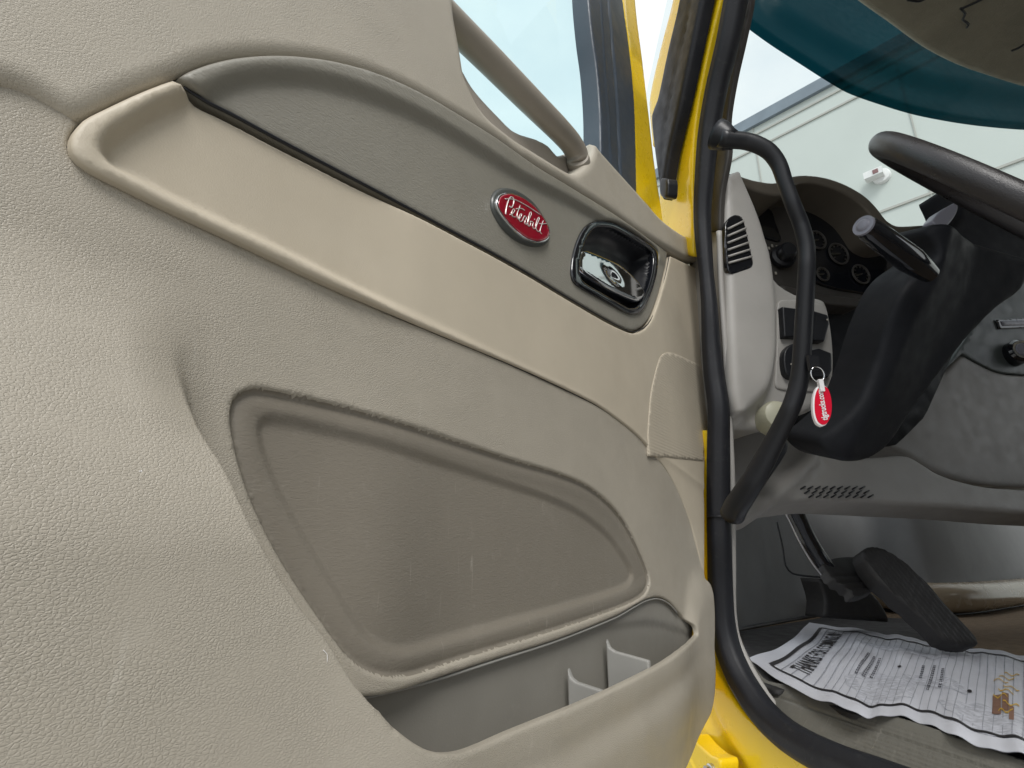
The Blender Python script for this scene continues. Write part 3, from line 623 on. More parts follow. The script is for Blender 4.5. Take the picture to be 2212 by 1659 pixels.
# main door opening seal
SEALC = [(1640, -200), (1592, -10), (1572, 90), (1548, 190), (1532, 280), (1522, 380), (1517, 470), (1523, 560), (1532, 660), (1536, 740), (1543, 813), (1552, 880), (1552, 950), (1552, 1080), (1554, 1180), (1556, 1270), (1560, 1340), (1572, 1400), (1594, 1455), (1622, 1503), (1655, 1547), (1700, 1588), (1752, 1620), (1820, 1652), (1900, 1682), (2100, 1760), (2400, 1880)]
S_ = smooth(SEALC, 10)
spt = [X0.pts([X0.uv(x, y)], 0)[0] for x, y in S_]
srad = np.interp([y for x, y in S_], [-200, 0, 300, 600, 800, 1000, 1300, 1500, 1900], [.0235, .0232, .0215, .0140, .0188, .0205, .0215, .0225, .023])
def sec(g): return 1-.10*math.exp(-((abs(((g+math.pi*.15) % (2*math.pi))-math.pi)-.5)/.12)**2)
Geo().tube(spt, list(srad), 28, up=(1, 0, 0), sec=sec).go('door_seal', M['seal'], TR, body, 'thick black rubber seal round the door opening')
S2 = smooth([(1553, 500), (1558, 620), (1566, 740), (1572, 850), (1578, 950), (1582, 1060), (1583, 1200), (1584, 1320), (1592, 1375), (1615, 1430), (1645, 1482), (1685, 1538), (1735, 1590), (1800, 1630), (1900, 1666), (2100, 1740), (2400, 1860)], 12)
X1 = XP(.645)
Geo().tube([X1.pts([X1.uv(x, y)], 0)[0] for x, y in S2], .0055, 10).go('seal_trim', M['podgrey'], TR, body)
jt = X0.pts([X0.uv(1554, 1117)], 0)[0]; Geo().lathe(jt, (0, 0, 1), [(-.0015, .0212), (-.001, .0224), (.001, .0224), (.0015, .0212)], 24).go('seal_joint', M['black'], TR, body)
# sill step plate with grooves
ZS = Plane((.655, 0, CAMZ-.2085), (0, -1, 0), (1, 0, 1))      # slopes down and out from the floor edge to the seal
def sill_h(q):
    v = q[:, 1]; return -.0014*(.5+.5*np.sin(v*1150))*sst((q[:, 0]+.78)/.12)*sst((.012-v)/.01)-.002*np.exp(-((v+.004)/.002)**2)
stp = slab('sill_plate', ZS, [(1600, 1400, 1), (1627, 1440), (1660, 1470), (1715, 1478), (1765, 1500), (1837, 1530), (1931, 1545), (2070, 1590), (2212, 1640), (2420, 1715, 1), (2420, 1950, 1), (2100, 1790), (1960, 1712), (1876, 1668), (1793, 1632), (1732, 1604), (1694, 1566), (1676, 1530), (1640, 1475)], M['step'], TR, body, 'grooved grey plastic step plate on the door sill', bevel=.002, depth=.02, ds=.008, grid=.0014, step=14, h=sill_h)

# ================================================================== floor, firewall, roof, walls of the cab
FZ = -.205; ZF = ZP(FZ)
Geo().box((1.85, .6, CAMZ+FZ-.02), (1.05, 0, 0), (0, 1.4, 0), (0, 0, .02)).go('cab_floor', M['tan'], TR, None, flat=True)
# footwell wall: rises from the floor along the line where floor and wall meet, with soft moulded folds
WB = smooth([(1520, 1382), (1600, 1362), (1700, 1343), (1782, 1329), (1850, 1320), (1902, 1318), (1960, 1326), (2030, 1330), (2100, 1326), (2212, 1308), (2330, 1288), (2460, 1270)], 12)
wb = resample(np.array([ZF.uv(x, y, 0) for x, y in WB]), .02, False)
tg = np.gradient(wb, axis=0); tg /= np.linalg.norm(tg, axis=1)[:, None]; nr = np.c_[tg[:, 1], -tg[:, 0]]
arc = np.r_[0, np.cumsum(np.linalg.norm(np.diff(wb, axis=0), axis=1))]
zs = np.linspace(-.02, .75, 60); V = []
for a_s, p, n_ in zip(arc, wb, nr):
    for z in zs:
        o_ = -.10*sst(z/.7)*.6
        o_ += .012*math.exp(-((a_s-.42-z*.25)/.035)**2)*sst((z+.05)/.2)          # upright fold
        o_ -= .02*math.exp(-((a_s-.24+z*.15)/.03)**2)
        o_ += .012*math.exp(-((z-.055)/.045)**2)*sst((a_s-.62)/.15)               # bulged foot of the tunnel
        V.append((p[0]-n_[0]*(-o_), p[1]-n_[1]*(-o_), CAMZ+FZ+z))
nz = len(zs); Fc = [(i*nz+j, (i+1)*nz+j, (i+1)*nz+j+1, i*nz+j+1) for i in range(len(wb)-1) for j in range(nz-1)]
fwall = link('footwell_wall', V, Fc, mat('footwell_grey_gloss', (.27, .277, .28), .8, spec=.12, bump=('grain', 300, .0010, .4)), TR, None, label='grey moulded footwell wall behind the pedals')
mx0 = ZF.uv(1985, 1328, 0)[0]; mold = [np.array((p[0]+n_[0]*.02, p[1]+n_[1]*.02, CAMZ+FZ+.062)) for p, n_, a_s in zip(wb, nr, arc) if p[0] > mx0]
Geo().tube(mold, .052, 22).go('tunnel_molding', mat('molding', (.33, .27, .19), .24), TR, fwall, 'glossy moulding catching the warm footwell light')
sm2 = [np.array((p[0]+n_[0]*.006, p[1]+n_[1]*.006, CAMZ+FZ+.004)) for p, n_ in zip(wb, nr)]
Geo().tube(sm2, .006, 6).go('floor_seam', M['black'], TR, fwall)
lp = Geo(); lpo = at_depth(2215, 985, 1.9); lp.box(tuple(lpo), (.03, 0, 0), (0, .05, 0), (0, 0, .008)); lp.go('footwell_lamp', M['lamp'], TR, None, flat=True)
ld = bpy.data.lights.new('footwell_light', 'POINT'); ld.energy = 16.0; ld.color = (1, .68, .32); ld.shadow_soft_size = .06
lo = bpy.data.objects.new('footwell_light', ld); COL.objects.link(lo); lo.location = tuple(lpo-np.array([0, 0, .05]))
# roof / header
ZH = Plane((0, 0, CAMZ+1.30), (1, 0, 0), (0, -1, 0))
hd = trace(ZH, [(1790, -60), (1842, 0), (1924, 60), (1995, 110), (2066, 146), (2137, 171), (2212, 194), (2330, 222)], 0, closed=False)
hd = np.vstack([hd, [[2.9, -.85], [2.9, .6], [.66, .6], [.66, -.60]]])
panel('headliner', ZH, hd, M['headliner'], TR, None, 'brown cloth headliner above the windshield', bevel=.02, depth=.07, ds=.03, grid=.03, h=lambda q: .003*np.sin(q[:, 0]*9)*np.sin(q[:, 1]*7))
for pts in ([(2075, 18), (2085, 30), (2080, 42), (2092, 52), (2088, 60)], [(1960, 0), (1985, 3), (2000, -3)], [(2075, 20), (2110, 4), (2135, -8)], [(2185, 110), (2200, 104), (2212, 96)]):
    s = smooth(pts, 5); Geo().tube([ZH.pts([ZH.uv(x, y, .012)], .012)[0] for x, y in s], .0028, 7).go('loose_wire', M['black'], TR, None)
Geo().box((1.78, 0, CAMZ+1.42), (1.16, 0, 0), (0, .60, 0), (0, 0, .02)).go('cab_roof', M['yellow'], TR, None, flat=True)
Geo().box((1.78, -.72, CAMZ+.4), (1.16, 0, 0), (0, .02, 0), (0, 0, 1.0)).go('rear_wall', M['dashgrey'], TR, None, flat=True)
gq = Geo(); gq.box((2.92, .25, CAMZ+.05), (.02, 0, 0), (0, .95, 0), (0, 0, .28)); gq.box((2.92, -.5, CAMZ+.85), (.02, 0, 0), (0, .2, 0), (0, 0, .52)); gq.go('far_wall', M['dashgrey'], TR, None, flat=True)
# windshield, A-pillar inner trim and outer tinted visor
WS = Plane((0, 1.30, CAMZ+.80), (1, 0, 0), (0, -.42, .50))
panel('windshield', WS, np.array([[.62, -.1], [2.9, -.1], [2.9, .85], [.62, .85]]), M['glass_ws'], TR, None, 'clear windshield', depth=.005, ds=.1, grid=.2)
VP = Plane((0, 1.42, CAMZ), (1, 0, 0), (0, .10, 1))
vis = slab('sun_visor', VP, [(1608, 22), (1618, 36), (1675, 78), (1746, 124), (1796, 156), (1846, 185), (1924, 213), (1995, 234), (2101, 254), (2212, 266), (2400, 275, 1), (2400, -420, 1), (1620, -420, 1)], M['visor'], TR, None, 'dark teal tinted sun visor outside the windshield', bevel=.012, depth=.03, ds=.02, grid=.03,
     h=lambda q: .05*sst(sdist(q, trace(VP, [(1640, 20), (1740, 95), (1850, 150), (1990, 200), (2212, 235), (2400, 240, 1), (2400, -200, 1), (1600, -200, 1)], 0))/.10))
# ================================================================== dashboard
YPOD = YP(.88)
dash = slab('dashboard', YPOD, [(1548, 402), (1579, 385), (1586, 401), (1615, 469), (1640, 533), (1668, 587), (1686, 611), (1721, 632), (1760, 639), (1785, 647), (1796, 679), (1805, 742), (1806, 806), (1799, 842), (1788, 858), (1765, 882), (1725, 899), (1690, 914), (1650, 929, 1), (1579, 926, 1), (1560, 860), (1550, 640)], M['podgrey'], TR, None, 'pale grey dash end with vent and switch panel', bevel=.016, depth=.12, ds=.007, grid=.008,
    h=lambda q: .035*sst(.5-(segdist(q, trace(YPOD, [(1600, 350), (1625, 469), (1655, 600), (1662, 760), (1645, 850), (1600, 900)], 0, closed=False), False)*np.where(inside(q, trace(YPOD, [(1600, 350, 1), (1625, 469), (1655, 600), (1662, 760), (1645, 850), (1600, 900, 1), (1400, 900, 1), (1400, 350, 1)], 0)), -1, 1))/.035))
# vent
wv_ = .036
vent = slab('air_vent', YPOD, [(1567, 486), (1573, 472), (1588, 464), (1602, 468), (1608, 482), (1619, 530), (1627, 568), (1624, 577), (1600, 586), (1582, 591), (1573, 584), (1568, 540)], M['gloss'], TR, dash, 'slanted side vent with pale slats', w=wv_, bevel=.0008, depth=.01, ds=.004, step=6)
for k, (x0, y0, x1, y1) in enumerate([(1568, 497, 1606, 478), (1568, 512, 1611, 493), (1568, 527, 1614, 508), (1568, 542, 1617, 524), (1569, 556, 1620, 539), (1570, 570, 1624, 554), (1568, 486, 1572, 474)][:6]):
    a = YPOD.pts([YPOD.uv(x0+3, y0-1, wv_)], wv_+.002)[0]; b = YPOD.pts([YPOD.uv(x1-1, y1+1, wv_)], wv_+.002)[0]
    Geo().tube([a, b], .0024, 6).go('vent_slat', M['podgrey'], TR, dash)
# switch panel
slab('switch_panel', YPOD, [(1680, 662), (1682, 652), (1692, 647), (1740, 650), (1778, 658), (1788, 672), (1795, 720), (1797, 780), (1795, 830), (1785, 846), (1750, 846), (1690, 842), (1677, 836), (1675, 825), (1679, 740)], M['dashgrey'] if False else M['podgrey'], TR, dash, w=.004, bevel=.003, depth=.01, ds=.006)
def sw(px, h_=.004, m='black', name='rocker_switch', lab=None, bev=.003):
    return slab(name, YPOD, px, M[m], TR, dash, lab, w=.006+h_, bevel=bev, depth=h_+.004, ds=.003)
sw([(1691, 662, 1), (1722, 666, 1), (1724, 728, 1), (1695, 727, 1)], .012)
sw([(1750, 668, 1), (1789, 680, 1), (1792, 700, 1), (1782, 737, 1), (1752, 735, 1)], .016)
sw([(1694, 780), (1696, 758), (1708, 744), (1722, 741), (1736, 748), (1738, 790), (1725, 815), (1708, 815), (1698, 805)], .012, name='headlight_switch')
sw([(1748, 757, 1), (1770, 752, 1), (1797, 762, 1), (1798, 800), (1790, 815, 1), (1750, 815, 1)], .014, name='ignition_lock', lab='black ignition lock holding the key')
for x, y, r in ((1787, 691, 3.2), (1718, 683, 2.2), (1709, 787, 2.6)):
    c = YPOD.pts([YPOD.uv(x, y, .024)], .024)[0]; Geo().lathe(c, (0, -1, 0), [(0, r*.0007), (.001, r*.0007)], 10).go('switch_symbol', M['label'], TR, dash)
# knob peeking below
c = YP(.86).pts([YP(.86).uv(1672, 903)], 0)[0]
Geo().lathe(c, (-.2, -1, .1), [(-.02, .030), (.012, .030), (.020, .026), (.024, .016)]).go('light_knob', M['ivory'], TR, dash, 'ivory round knob under the dash end', angle=40)
# dark instrument fascia and binnacle
YC = YP(1.0)
fas = slab('instrument_fascia', YC, [(1578, 392, 1), (1625, 400), (1680, 410), (1730, 405), (1800, 410), (1850, 440), (1890, 480), (1960, 560), (1960, 650, 1), (1880, 648), (1780, 640), (1700, 625), (1640, 590, 1), (1600, 470)], M['dashdark'], TR, None, 'dark instrument fascia behind the wheel', w=0, bevel=.004, depth=.03, ds=.012)
slab('radio_display', YC, [(1606, 432, 1), (1640, 440), (1668, 455), (1676, 480), (1690, 520), (1676, 520), (1640, 508), (1622, 500, 1)], M['gloss'], TR, fas, w=.006, bevel=.003, depth=.01, ds=.005, label='glossy black display')
kc = YC.pts([YC.uv(1690, 556, .01)], .01)[0]
Geo().lathe(kc, (-.25, -1, .05), [(0, .030), (.010, .029), (.014, .022), (.034, .020), (.038, .016)]).go('dash_knob', M['black'], TR, fas, angle=40)
for x, y in ((1661, 536), (1668, 531), (1678, 533), (1684, 537), (1657, 545), (1664, 585), (1676, 590)):
    c = YC.pts([YC.uv(x, y, .006)], .006)[0]; Geo().box(c, (.0022, 0, 0), (0, .0008, 0), (0, 0, .0035)).go('dash_legend', M['label'], TR, fas, flat=True)
clu = slab('gauge_cluster', YC, [(1722, 428), (1740, 408), (1790, 412), (1840, 436), (1880, 476), (1920, 560), (1900, 640), (1860, 632), (1800, 622), (1750, 600), (1728, 520)], M['gloss'], TR, None, 'dark gauge cluster under the hood', w=.007, bevel=.004, depth=.01, ds=.01)
for x, y, r in ((1766, 518, .024), (1812, 548, .028), (1860, 592, .025), (1778, 592, .017)):
    c = YC.pts([YC.uv(x, y, .012)], .012)[0]
    th = [c+r*np.array([math.cos(a), 0, math.sin(a)]) for a in np.linspace(0, 2*math.pi, 40, endpoint=False)]
    gd = Geo().tube(th, .0025, 6, closed=True, m=1); gd.lathe(c, (0, -1, 0), [(-.004, r*.96), (-.002, r*.96)], 30)
    for a in np.linspace(-.7, 3.84, 9):
        p = c+np.array([r*.78*math.cos(a), -.001, r*.78*math.sin(a)]); gd.box(p, np.array([math.cos(a), 0, math.sin(a)])*r*.09, (0, .001, 0), np.array([-math.sin(a), 0, math.cos(a)])*.0012, 2)
    a = random.uniform(3.3, 3.8); gd.box(c+np.array([math.cos(a), -.02, math.sin(a)])*r*.3, np.array([math.cos(a), 0, math.sin(a)])*r*.45, (0, .0015, 0), np.array([-math.sin(a), 0, math.cos(a)])*.0014, 2)
    gd.go('gauge', [M['gloss'], M['dashdark'], M['tick']], TR, clu, angle=40)
# binnacle hood: arched band running forward
HO = [(1548, 380), (1579, 373), (1600, 379), (1625, 387), (1650, 392), (1671, 394), (1695, 389), (1712, 380), (1739, 377), (1782, 382), (1828, 398), (1870, 423), (1895, 448), (1917, 476), (1938, 487), (1995, 485), (2060, 480), (2250, 478)]
HI = [(1548, 408), (1579, 388), (1600, 399), (1625, 410), (1650, 418), (1671, 422), (1695, 420), (1718, 400), (1745, 394), (1786, 402), (1830, 420), (1866, 446), (1888, 474), (1906, 500), (1938, 515), (1995, 508), (2060, 506), (2250, 504)]
YH = YP(.90)
ho = trace(YH, HO, 0, 8, closed=False); hi = trace(YH, HI, 0, 8, closed=False); hi = resample(hi, .01, False); ho = resample(ho, .01, False)
panel('dash_hood', YH, np.vstack([ho, hi[::-1]]), M['dashbrown'], TR, None, 'brown arched hood over the gauges', bevel=.006, depth=.16, ds=.006)
slab('fascia_lip', YP(.97), [(1690, 614, 1), (1760, 632), (1820, 640), (1865, 645, 1), (1862, 662, 1), (1800, 658), (1740, 645), (1690, 632, 1)], M['dashdark'], TR, fas, bevel=.005, depth=.08, ds=.008)
# lower dash behind the column (dark) and the knee panel
slab('lower_dash', YP(1.02), [(1700, 630, 1), (1900, 640, 1), (2000, 700, 1), (2080, 720, 1), (2000, 900, 1), (1940, 960, 1), (1700, 1000, 1), (1690, 800, 1)], M['column'], TR, None, bevel=.004, depth=.05, ds=.03, label='black lower dash behind the steering column')
KN = Plane((0, .93, CAMZ), (1, 0, 0), (0, .35, 1))
knee = slab('knee_panel', KN, [(1578, 928, 1), (1654, 931), (1720, 950), (1800, 985), (1900, 985), (1960, 983), (2030, 1023), (2119, 1048), (2212, 1056), (3300, 1110, 1), (3300, 1160, 1), (2212, 1108), (2040, 1094), (1930, 1088), (1840, 1083), (1760, 1080), (1705, 1086), (1675, 1092), (1639, 1115), (1597, 1118, 1), (1580, 1100, 1)], M['dashgrey'], TR, None, 'grey knee panel with a slotted grille under the column', bevel=.01, depth=.06, ds=.012, grid=.012,
     h=lambda q: .02*sst(1-segdist(q, trace(KN, [(1750, 991), (1700, 1045), (1654, 1083)], 0, closed=False), False)/.03))
for k in range(9):
    x = 1745+k*16
    for r_ in range(3):
        a = KN.pts([KN.uv(x-r_*9, 1062-r_*9+14, .0)], .003)[0]; b = KN.pts([KN.uv(x+11-r_*9, 1056-r_*9+14, .0)], .003)[0]
        Geo().tube([a, b], .0016, 5).go('grille_slot', M['black'], TR, knee)
# right-hand dash
YR = YP(1.12)
rd = slab('centre_dash', YR, [(1900, 960, 1), (2078, 764, 1), (2101, 778), (2154, 803), (2212, 810), (3300, 860, 1), (3300, 1100, 1), (2212, 1053), (2119, 1046), (2030, 1022), (1959, 984)], M['dashgrey'], TR, None, 'grey lower centre dash panel', w=0, bevel=.010, depth=.08, ds=.012, grid=.015)
slab('control_panel', YR, [(2040, 800, 1), (2079, 764, 1), (2101, 777), (2154, 802), (2212, 809), (3300, 858, 1), (3300, 740, 1), (2330, 575, 1), (2170, 600, 1), (2120, 680)], M['dashgrey'] if False else mat('panel_charcoal', (.085, .10, .10), .45, bump=('grain', 600, .0005, .4)), TR, rd, 'charcoal control panel', w=.004, bevel=.003, depth=.05, ds=.01)
slab('display_slot', YR, [(2152, 690, 1), (2215, 686, 1), (2330, 680, 1), (2330, 702, 1), (2160, 710, 1)], M['gloss'], TR, rd, w=.010, bevel=.002, depth=.01, ds=.006)
slab('display_trim', YR, [(2164, 693, 1), (2330, 688, 1), (2330, 698, 1), (2168, 703, 1)], M['silvergrey'], TR, rd, w=.013, bevel=.001, depth=.004, ds=.006)
c = YR.pts([YR.uv(2196, 762, .02)], .02)[0]
gk = Geo().lathe(c, (-.35, -1, .05), [(-.02, .036), (.016, .034), (.022, .028)]); gk.lathe(c+np.array([-.35, -1, .05])*.021, (-.35, -1, .05), [(0, .027), (.003, .027), (.003, .021), (.0015, .021)], m=1); gk.lathe(c+np.array([-.35, -1, .05])*.021, (-.35, -1, .05), [(.001, .020), (.006, .018), (.007, .012)], m=2)
gk.go('control_knob', [M['gloss'], M['chrome'], M['silvergrey']], TR, rd, 'black knob with chrome ring', angle=40)
slab('upper_centre_dash', YP(1.2), [(2120, 440, 1), (3300, 640, 1), (3300, 800, 1), (2180, 640, 1)], M['dashbrown'], TR, None, bevel=.01, depth=.1, ds=.03)

zt, zb = YP(.9).uv(1995, 503)[1], YR.uv(2212, 1040)[1]
Geo().box((1.94, 1.36, CAMZ+(zt+zb)/2), (.94, 0, 0), (0, .13, 0), (0, 0, (zt-zb)/2)).go('dash_body', M['dashbrown'], TR, None, flat=True)
# ================================================================== steering column, stalk, wheel
CP = Plane((0, .80, CAMZ), (1, 0, 0), (0, -.35, 1))
colx = [(1975, 505), (1990, 491), (2025, 494), (2060, 510, 1), (2230, 560, 1), (2212, 622), (2158, 664), (2101, 721), (2055, 778), (2009, 838), (1968, 895), (1935, 945), (1906, 973), (1870, 988), (1830, 993), (1785, 988), (1758, 966), (1752, 944), (1775, 925), (1826, 870), (1862, 790), (1893, 700), (1925, 630), (1955, 590), (1990, 560), (1985, 530)]
def col_h(q):
    l = trace(CP, [(2010, 500), (1985, 600), (1930, 700), (1880, 820), (1800, 960)], 0, closed=False)
    return .034*np.clip(1-segdist(q, l, False)/.10, 0, 1)
coln = slab('steering_column', CP, colx, M['column'], TR, None, 'black plastic steering column shroud', bevel=.009, depth=.07, ds=.01, grid=.01, h=col_h)
# multi-function stalk
a = at_depth(1865, 487, .80); b = at_depth(1985, 575, .86)
ax = (b-a)/np.linalg.norm(b-a); ln = np.linalg.norm(b-a)
st_ = Geo().lathe(a, ax, [(0, .0125), (.002, .0155), (.010, .0155), (.012, .0165), (.05, .0185), (ln*.8, .0205), (ln, .018), (ln+.03, .014)], 24)
fx = a-C0; fx /= np.linalg.norm(fx)
st_.lathe(a-ax*.001, ax, [(0, .0150), (.003, .0155)], 24, m=1); st_.lathe(a-ax*.004, ax, [(0, .006), (.0015, .009), (.004, .0105)], 24, m=2)
st_.go('stalk', [M['gloss'], M['silvergrey'], M['silvergrey']], TR, coln, 'black stalk with a silver ringed end button', angle=50)
# wheel
r1 = ray(1905, 312); r2 = ray(2212, 468); r1 /= np.linalg.norm(r1); r2 /= np.linalg.norm(r2)
nw = np.cross(r1, r2); nw /= np.linalg.norm(nw)
if nw[2] < 0: nw = -nw
perp = np.cross(nw, r1)
if np.dot(perp, r2) < 0: perp = -perp
RW = .225; dist_ = .97                                # tangent distance to the left end
Cw = C0 + r1*dist_ + perp*RW
axis = nw*math.cos(math.radians(3)) + r1*math.sin(math.radians(3)); axis /= np.linalg.norm(axis)
e1 = -perp - axis*np.dot(-perp, axis); e1 /= np.linalg.norm(e1); e2 = np.cross(axis, e1)
ring = [Cw + RW*(math.cos(t)*e1+math.sin(t)*e2) for t in np.linspace(0, 2*math.pi, 96, endpoint=False)]
whl = Geo().tube(ring, .0158, 24, closed=True, up=axis, sec=lambda g: 1-.05*math.exp(-((math.sin(g/2+.5))/.05)**2)).go('steering_wheel', M['wheel'], TR, None, 'black leather steering wheel seen edge on from below')
hbx = slab('wheel_hub', YP(.78), [(2069, 440), (2050, 400, 1), (2120, 405, 1), (2260, 440, 1), (2300, 560, 1), (2200, 600), (2150, 590), (2090, 550), (2040, 530), (2015, 508), (2036, 498), (2066, 462)], M['column'], TR, whl, bevel=.015, depth=.06, ds=.01)
slab('spoke_button', YP(.76), [(2069, 434, 1), (2070, 450), (2064, 466), (2052, 482), (2037, 497, 1), (2022, 488), (2014, 476, 1), (2030, 456)], M['silvergrey'], TR, whl, bevel=.003, depth=.02, ds=.004, label='pale grey thumb switch on the spoke')

# ================================================================== grab bar
GB = [(1555, 298, .87), (1579, 302, .87), (1605, 304, .865), (1632, 311, .86), (1661, 327, .855), (1682, 355, .85), (1697, 398, .85), (1714, 444, .845), (1732, 490, .84), (1742, 533, .84), (1743, 562, .84), (1742, 600, .84), (1738, 671, .84), (1734, 742, .84), (1728, 813, .84), (1714, 867, .84), (1693, 913, .85), (1668, 963, .86), (1640, 1016, .87), (1611, 1062, .88), (1590, 1094, .90), (1582, 1112, .93)]
S_ = smooth([(x, y) for x, y, z in GB], 9); zz = np.interp(np.linspace(0, 1, len(S_)), np.linspace(0, 1, len(GB)), [z for *_, z in GB])
ti = np.linspace(0, 1, len(S_)); rad = np.interp(ti, [0, .1, .2, .5, .75, .86, 1], [.0135, .0125, .0112, .0128, .0138, .016, .020])
gb = Geo().tube([at_depth(x, y, z) for (x, y), z in zip(S_, zz)], list(rad), 22)
m0 = at_depth(1566, 296, .88); m1 = at_depth(1592, 303, .87)
gb.tube([at_depth(1548, 290, .89), at_depth(1560, 294, .885), at_depth(1572, 300, .875), at_depth(1586, 303, .87)], [.024, .022, .018, .0145], 20)
gb.go('grab_bar', M['black'], TR, None, 'black bent grab bar beside the front pillar')
slab('grab_bar_bracket', YP(.86), [(1660, 960, 1), (1700, 940, 1), (1705, 970), (1660, 1040), (1610, 1110, 1), (1585, 1130, 1), (1592, 1075, 1)], M['black'], TR, None, bevel=.005, depth=.02, ds=.01)

# inner pillar trim beside windshield
slab('pillar_trim', XP(.66), [(1632, -200, 1), (1620, 0), (1602, 90), (1583, 175), (1570, 260), (1572, 330), (1556, 420), (1553, 500, 1), (1530, 500, 1), (1540, 250), (1590, 0), (1610, -200, 1)], M['dashdark'], TR, None, bevel=.004, depth=.008, ds=.012)

# ================================================================== pedals
def obox(name, a, b, wd, th, m, parent=None, label=None, up=(0, 0, 1)):
    pass
P1 = [(1672, 1030, 1.24), (1712, 1100, 1.24), (1744, 1165, 1.25), (1768, 1205, 1.25), (1795, 1240, 1.24)]
s_ = smooth([p[:2] for p in P1], 8); zz = np.interp(np.linspace(0, 1, len(s_)), np.linspace(0, 1, 5), [p[2] for p in P1])
arm = [at_depth(x, y, z) for (x, y), z in zip(s_, zz)]
ba = Geo().tube(arm, .019, 12)
bp_ = ba.go('brake_pedal', M['gloss'], TR, None, 'black hanging brake pedal with rubber pad')
Geo().tube([p+np.array([-.028, -.01, -.01]) for p in arm[2:]], .0022, 6).go('pedal_rod', M['satin'], TR, bp_)
PD = Plane(at_depth(1825, 1240, 1.22), (1, .15, 0), (0, .75, 1))
slab('pedal_pad', PD, [(1778, 1216), (1792, 1208), (1814, 1203), (1849, 1202), (1862, 1212), (1870, 1232), (1892, 1268), (1886, 1276), (1846, 1288), (1836, 1274), (1800, 1250)], M['matblack'], TR, bp_, 'ribbed rubber pad', bevel=.004, depth=.02, ds=.004, grid=.004, h=lambda q: .0025*np.sin(q[:, 1]*420)*(q[:, 1] < .0))
AP = Plane(at_depth(1980, 1280, 1.02), (1, -.25, 0), (.35, -.25, -.9))
AP = Plane(at_depth(1980, 1280, 1.17), (1, 0, 0), (0, .5, 1))
slab('accelerator_pedal', AP, [(1866, 1190), (1872, 1182), (1886, 1179), (1906, 1182), (1941, 1201), (1995, 1248), (2048, 1308), (2091, 1354), (2118, 1386), (2112, 1394), (2080, 1394), (2044, 1383), (1995, 1336), (1941, 1290), (1902, 1254), (1880, 1226), (1868, 1206)], M['matblack'], TR, None, 'long black accelerator pedal standing on the floor', bevel=.008, depth=.03, ds=.006, grid=.005, h=lambda q: .0015*np.sin((q[:, 0]+q[:, 1]*.3)*500))
slab('pedal_base', YP(1.3), [(1770, 1250, 1), (1840, 1255), (1890, 1285), (1915, 1320), (1925, 1345, 1), (1782, 1335, 1), (1785, 1300)], M['matblack'], TR, None, bevel=.01, depth=.06, ds=.01)
# wiper of wall seam at the footwell
sm_ = smooth([(1678, 1128), (1690, 1180), (1697, 1222), (1712, 1239), (1760, 1246), (1800, 1248)], 10)
Geo().tube([YP(1.25).pts([YP(1.25).uv(x, y)], 0)[0] for x, y in sm_], .0025, 6).go('access_seam', M['black'], TR, None)

# ================================================================== loose things: rubber mat, paper mat, key ring
RMp = trace(ZF, [(1597, 1364, 1), (1790, 1332, 1), (1960, 1336, 1), (2040, 1385, 1), (2230, 1432, 1), (2420, 1500, 1), (2420, 1730, 1), (2212, 1650), (2153, 1628), (2070, 1601), (1987, 1573), (1931, 1556), (1876, 1545), (1837, 1540), (1765, 1510), (1715, 1490), (1682, 1491), (1654, 1484), (1627, 1451, 1)], .004)
RMr = Root('floor_mat', tuple(ZF.pts([RMp.mean(0)], 0)[0]), 'black rubber floor mat lying under the printed paper', 'floor mat')
panel('mat_sheet', ZF, RMp, M['matblack'], RMr, w0=.005, bevel=.003, depth=.005, ds=.012, grid=.02)
# paper: one flat sheet on the floor between its near and far edges, a little wavy
wp = .0125
def cq(x, y): return (1598.6+x*.2773, 1295.8+y*.2773)
NE = [(0, 55, 460), (.085, 300, 630), (.17, 600, 768), (.24, 760, 832), (.3, 900, 886), (.4, 1080, 903), (.5, 1300, 914), (.58, 1480, 960), (.66, 1660, 1062), (.75, 1890, 1136), (.87, 2212, 1230), (1, 2600, 1370)]
FE = [(0, 540, 170), (.17, 960, 235), (.3, 1170, 270), (.5, 1500, 325), (.75, 1950, 388), (.87, 2212, 425), (1, 2600, 480)]
def edge(E):
    S = np.array([e[0] for e in E]); Q = np.array([ZF.uv(*cq(e[1], e[2]), wp) for e in E]); return S, Q
nS, nQ = edge(NE); fS, fQ = edge(FE)
def cr(S, Q, s):                                     # smooth interpolation through the edge points
    s = min(max(s, 0), .9999); i = int(np.searchsorted(S, s, side='right')-1); i = min(i, len(S)-2)
    t = (s-S[i])/(S[i+1]-S[i]); m0 = (Q[i+1]-Q[max(i-1, 0)])/(S[i+1]-S[max(i-1, 0)])*(S[i+1]-S[i]); m1 = (Q[min(i+2, len(S)-1)]-Q[i])/(S[min(i+2, len(S)-1)]-S[i])*(S[i+1]-S[i])
    return (2*t**3-3*t*t+1)*Q[i]+(t**3-2*t*t+t)*m0+(-2*t**3+3*t*t)*Q[i+1]+(t**3-t*t)*m1
Ls = 1.0; Lt = 1.0
def ph(s, t): return wp+.0022*math.sin(s*31+t*3)+.0012*math.sin(s*67+t*11)+.0010*math.sin(t*17+s*9)
lsag = ZF.uv(*cq(330, 385), wp)-ZF.uv(*cq(300, 315), wp)
def pq(s, t):
    q = cr(nS, nQ, s)*(1-t)+cr(fS, fQ, s)*t
    return q+lsag*math.sin(math.pi*t)*max(0, 1-s/.12)*.8
def pp(s, t, dz=0.0): return ZF.pts([pq(s, t)], ph(s, t)+dz)[0]
PR = Root('paper_mat', tuple(pp(Ls/2, Lt/2)-np.array([0, 0, .016])), 'white printed paper mat reading thanks for coming in, on the cab floor', 'paper mat')
ns_, nt_ = 90, 34; V = []; 
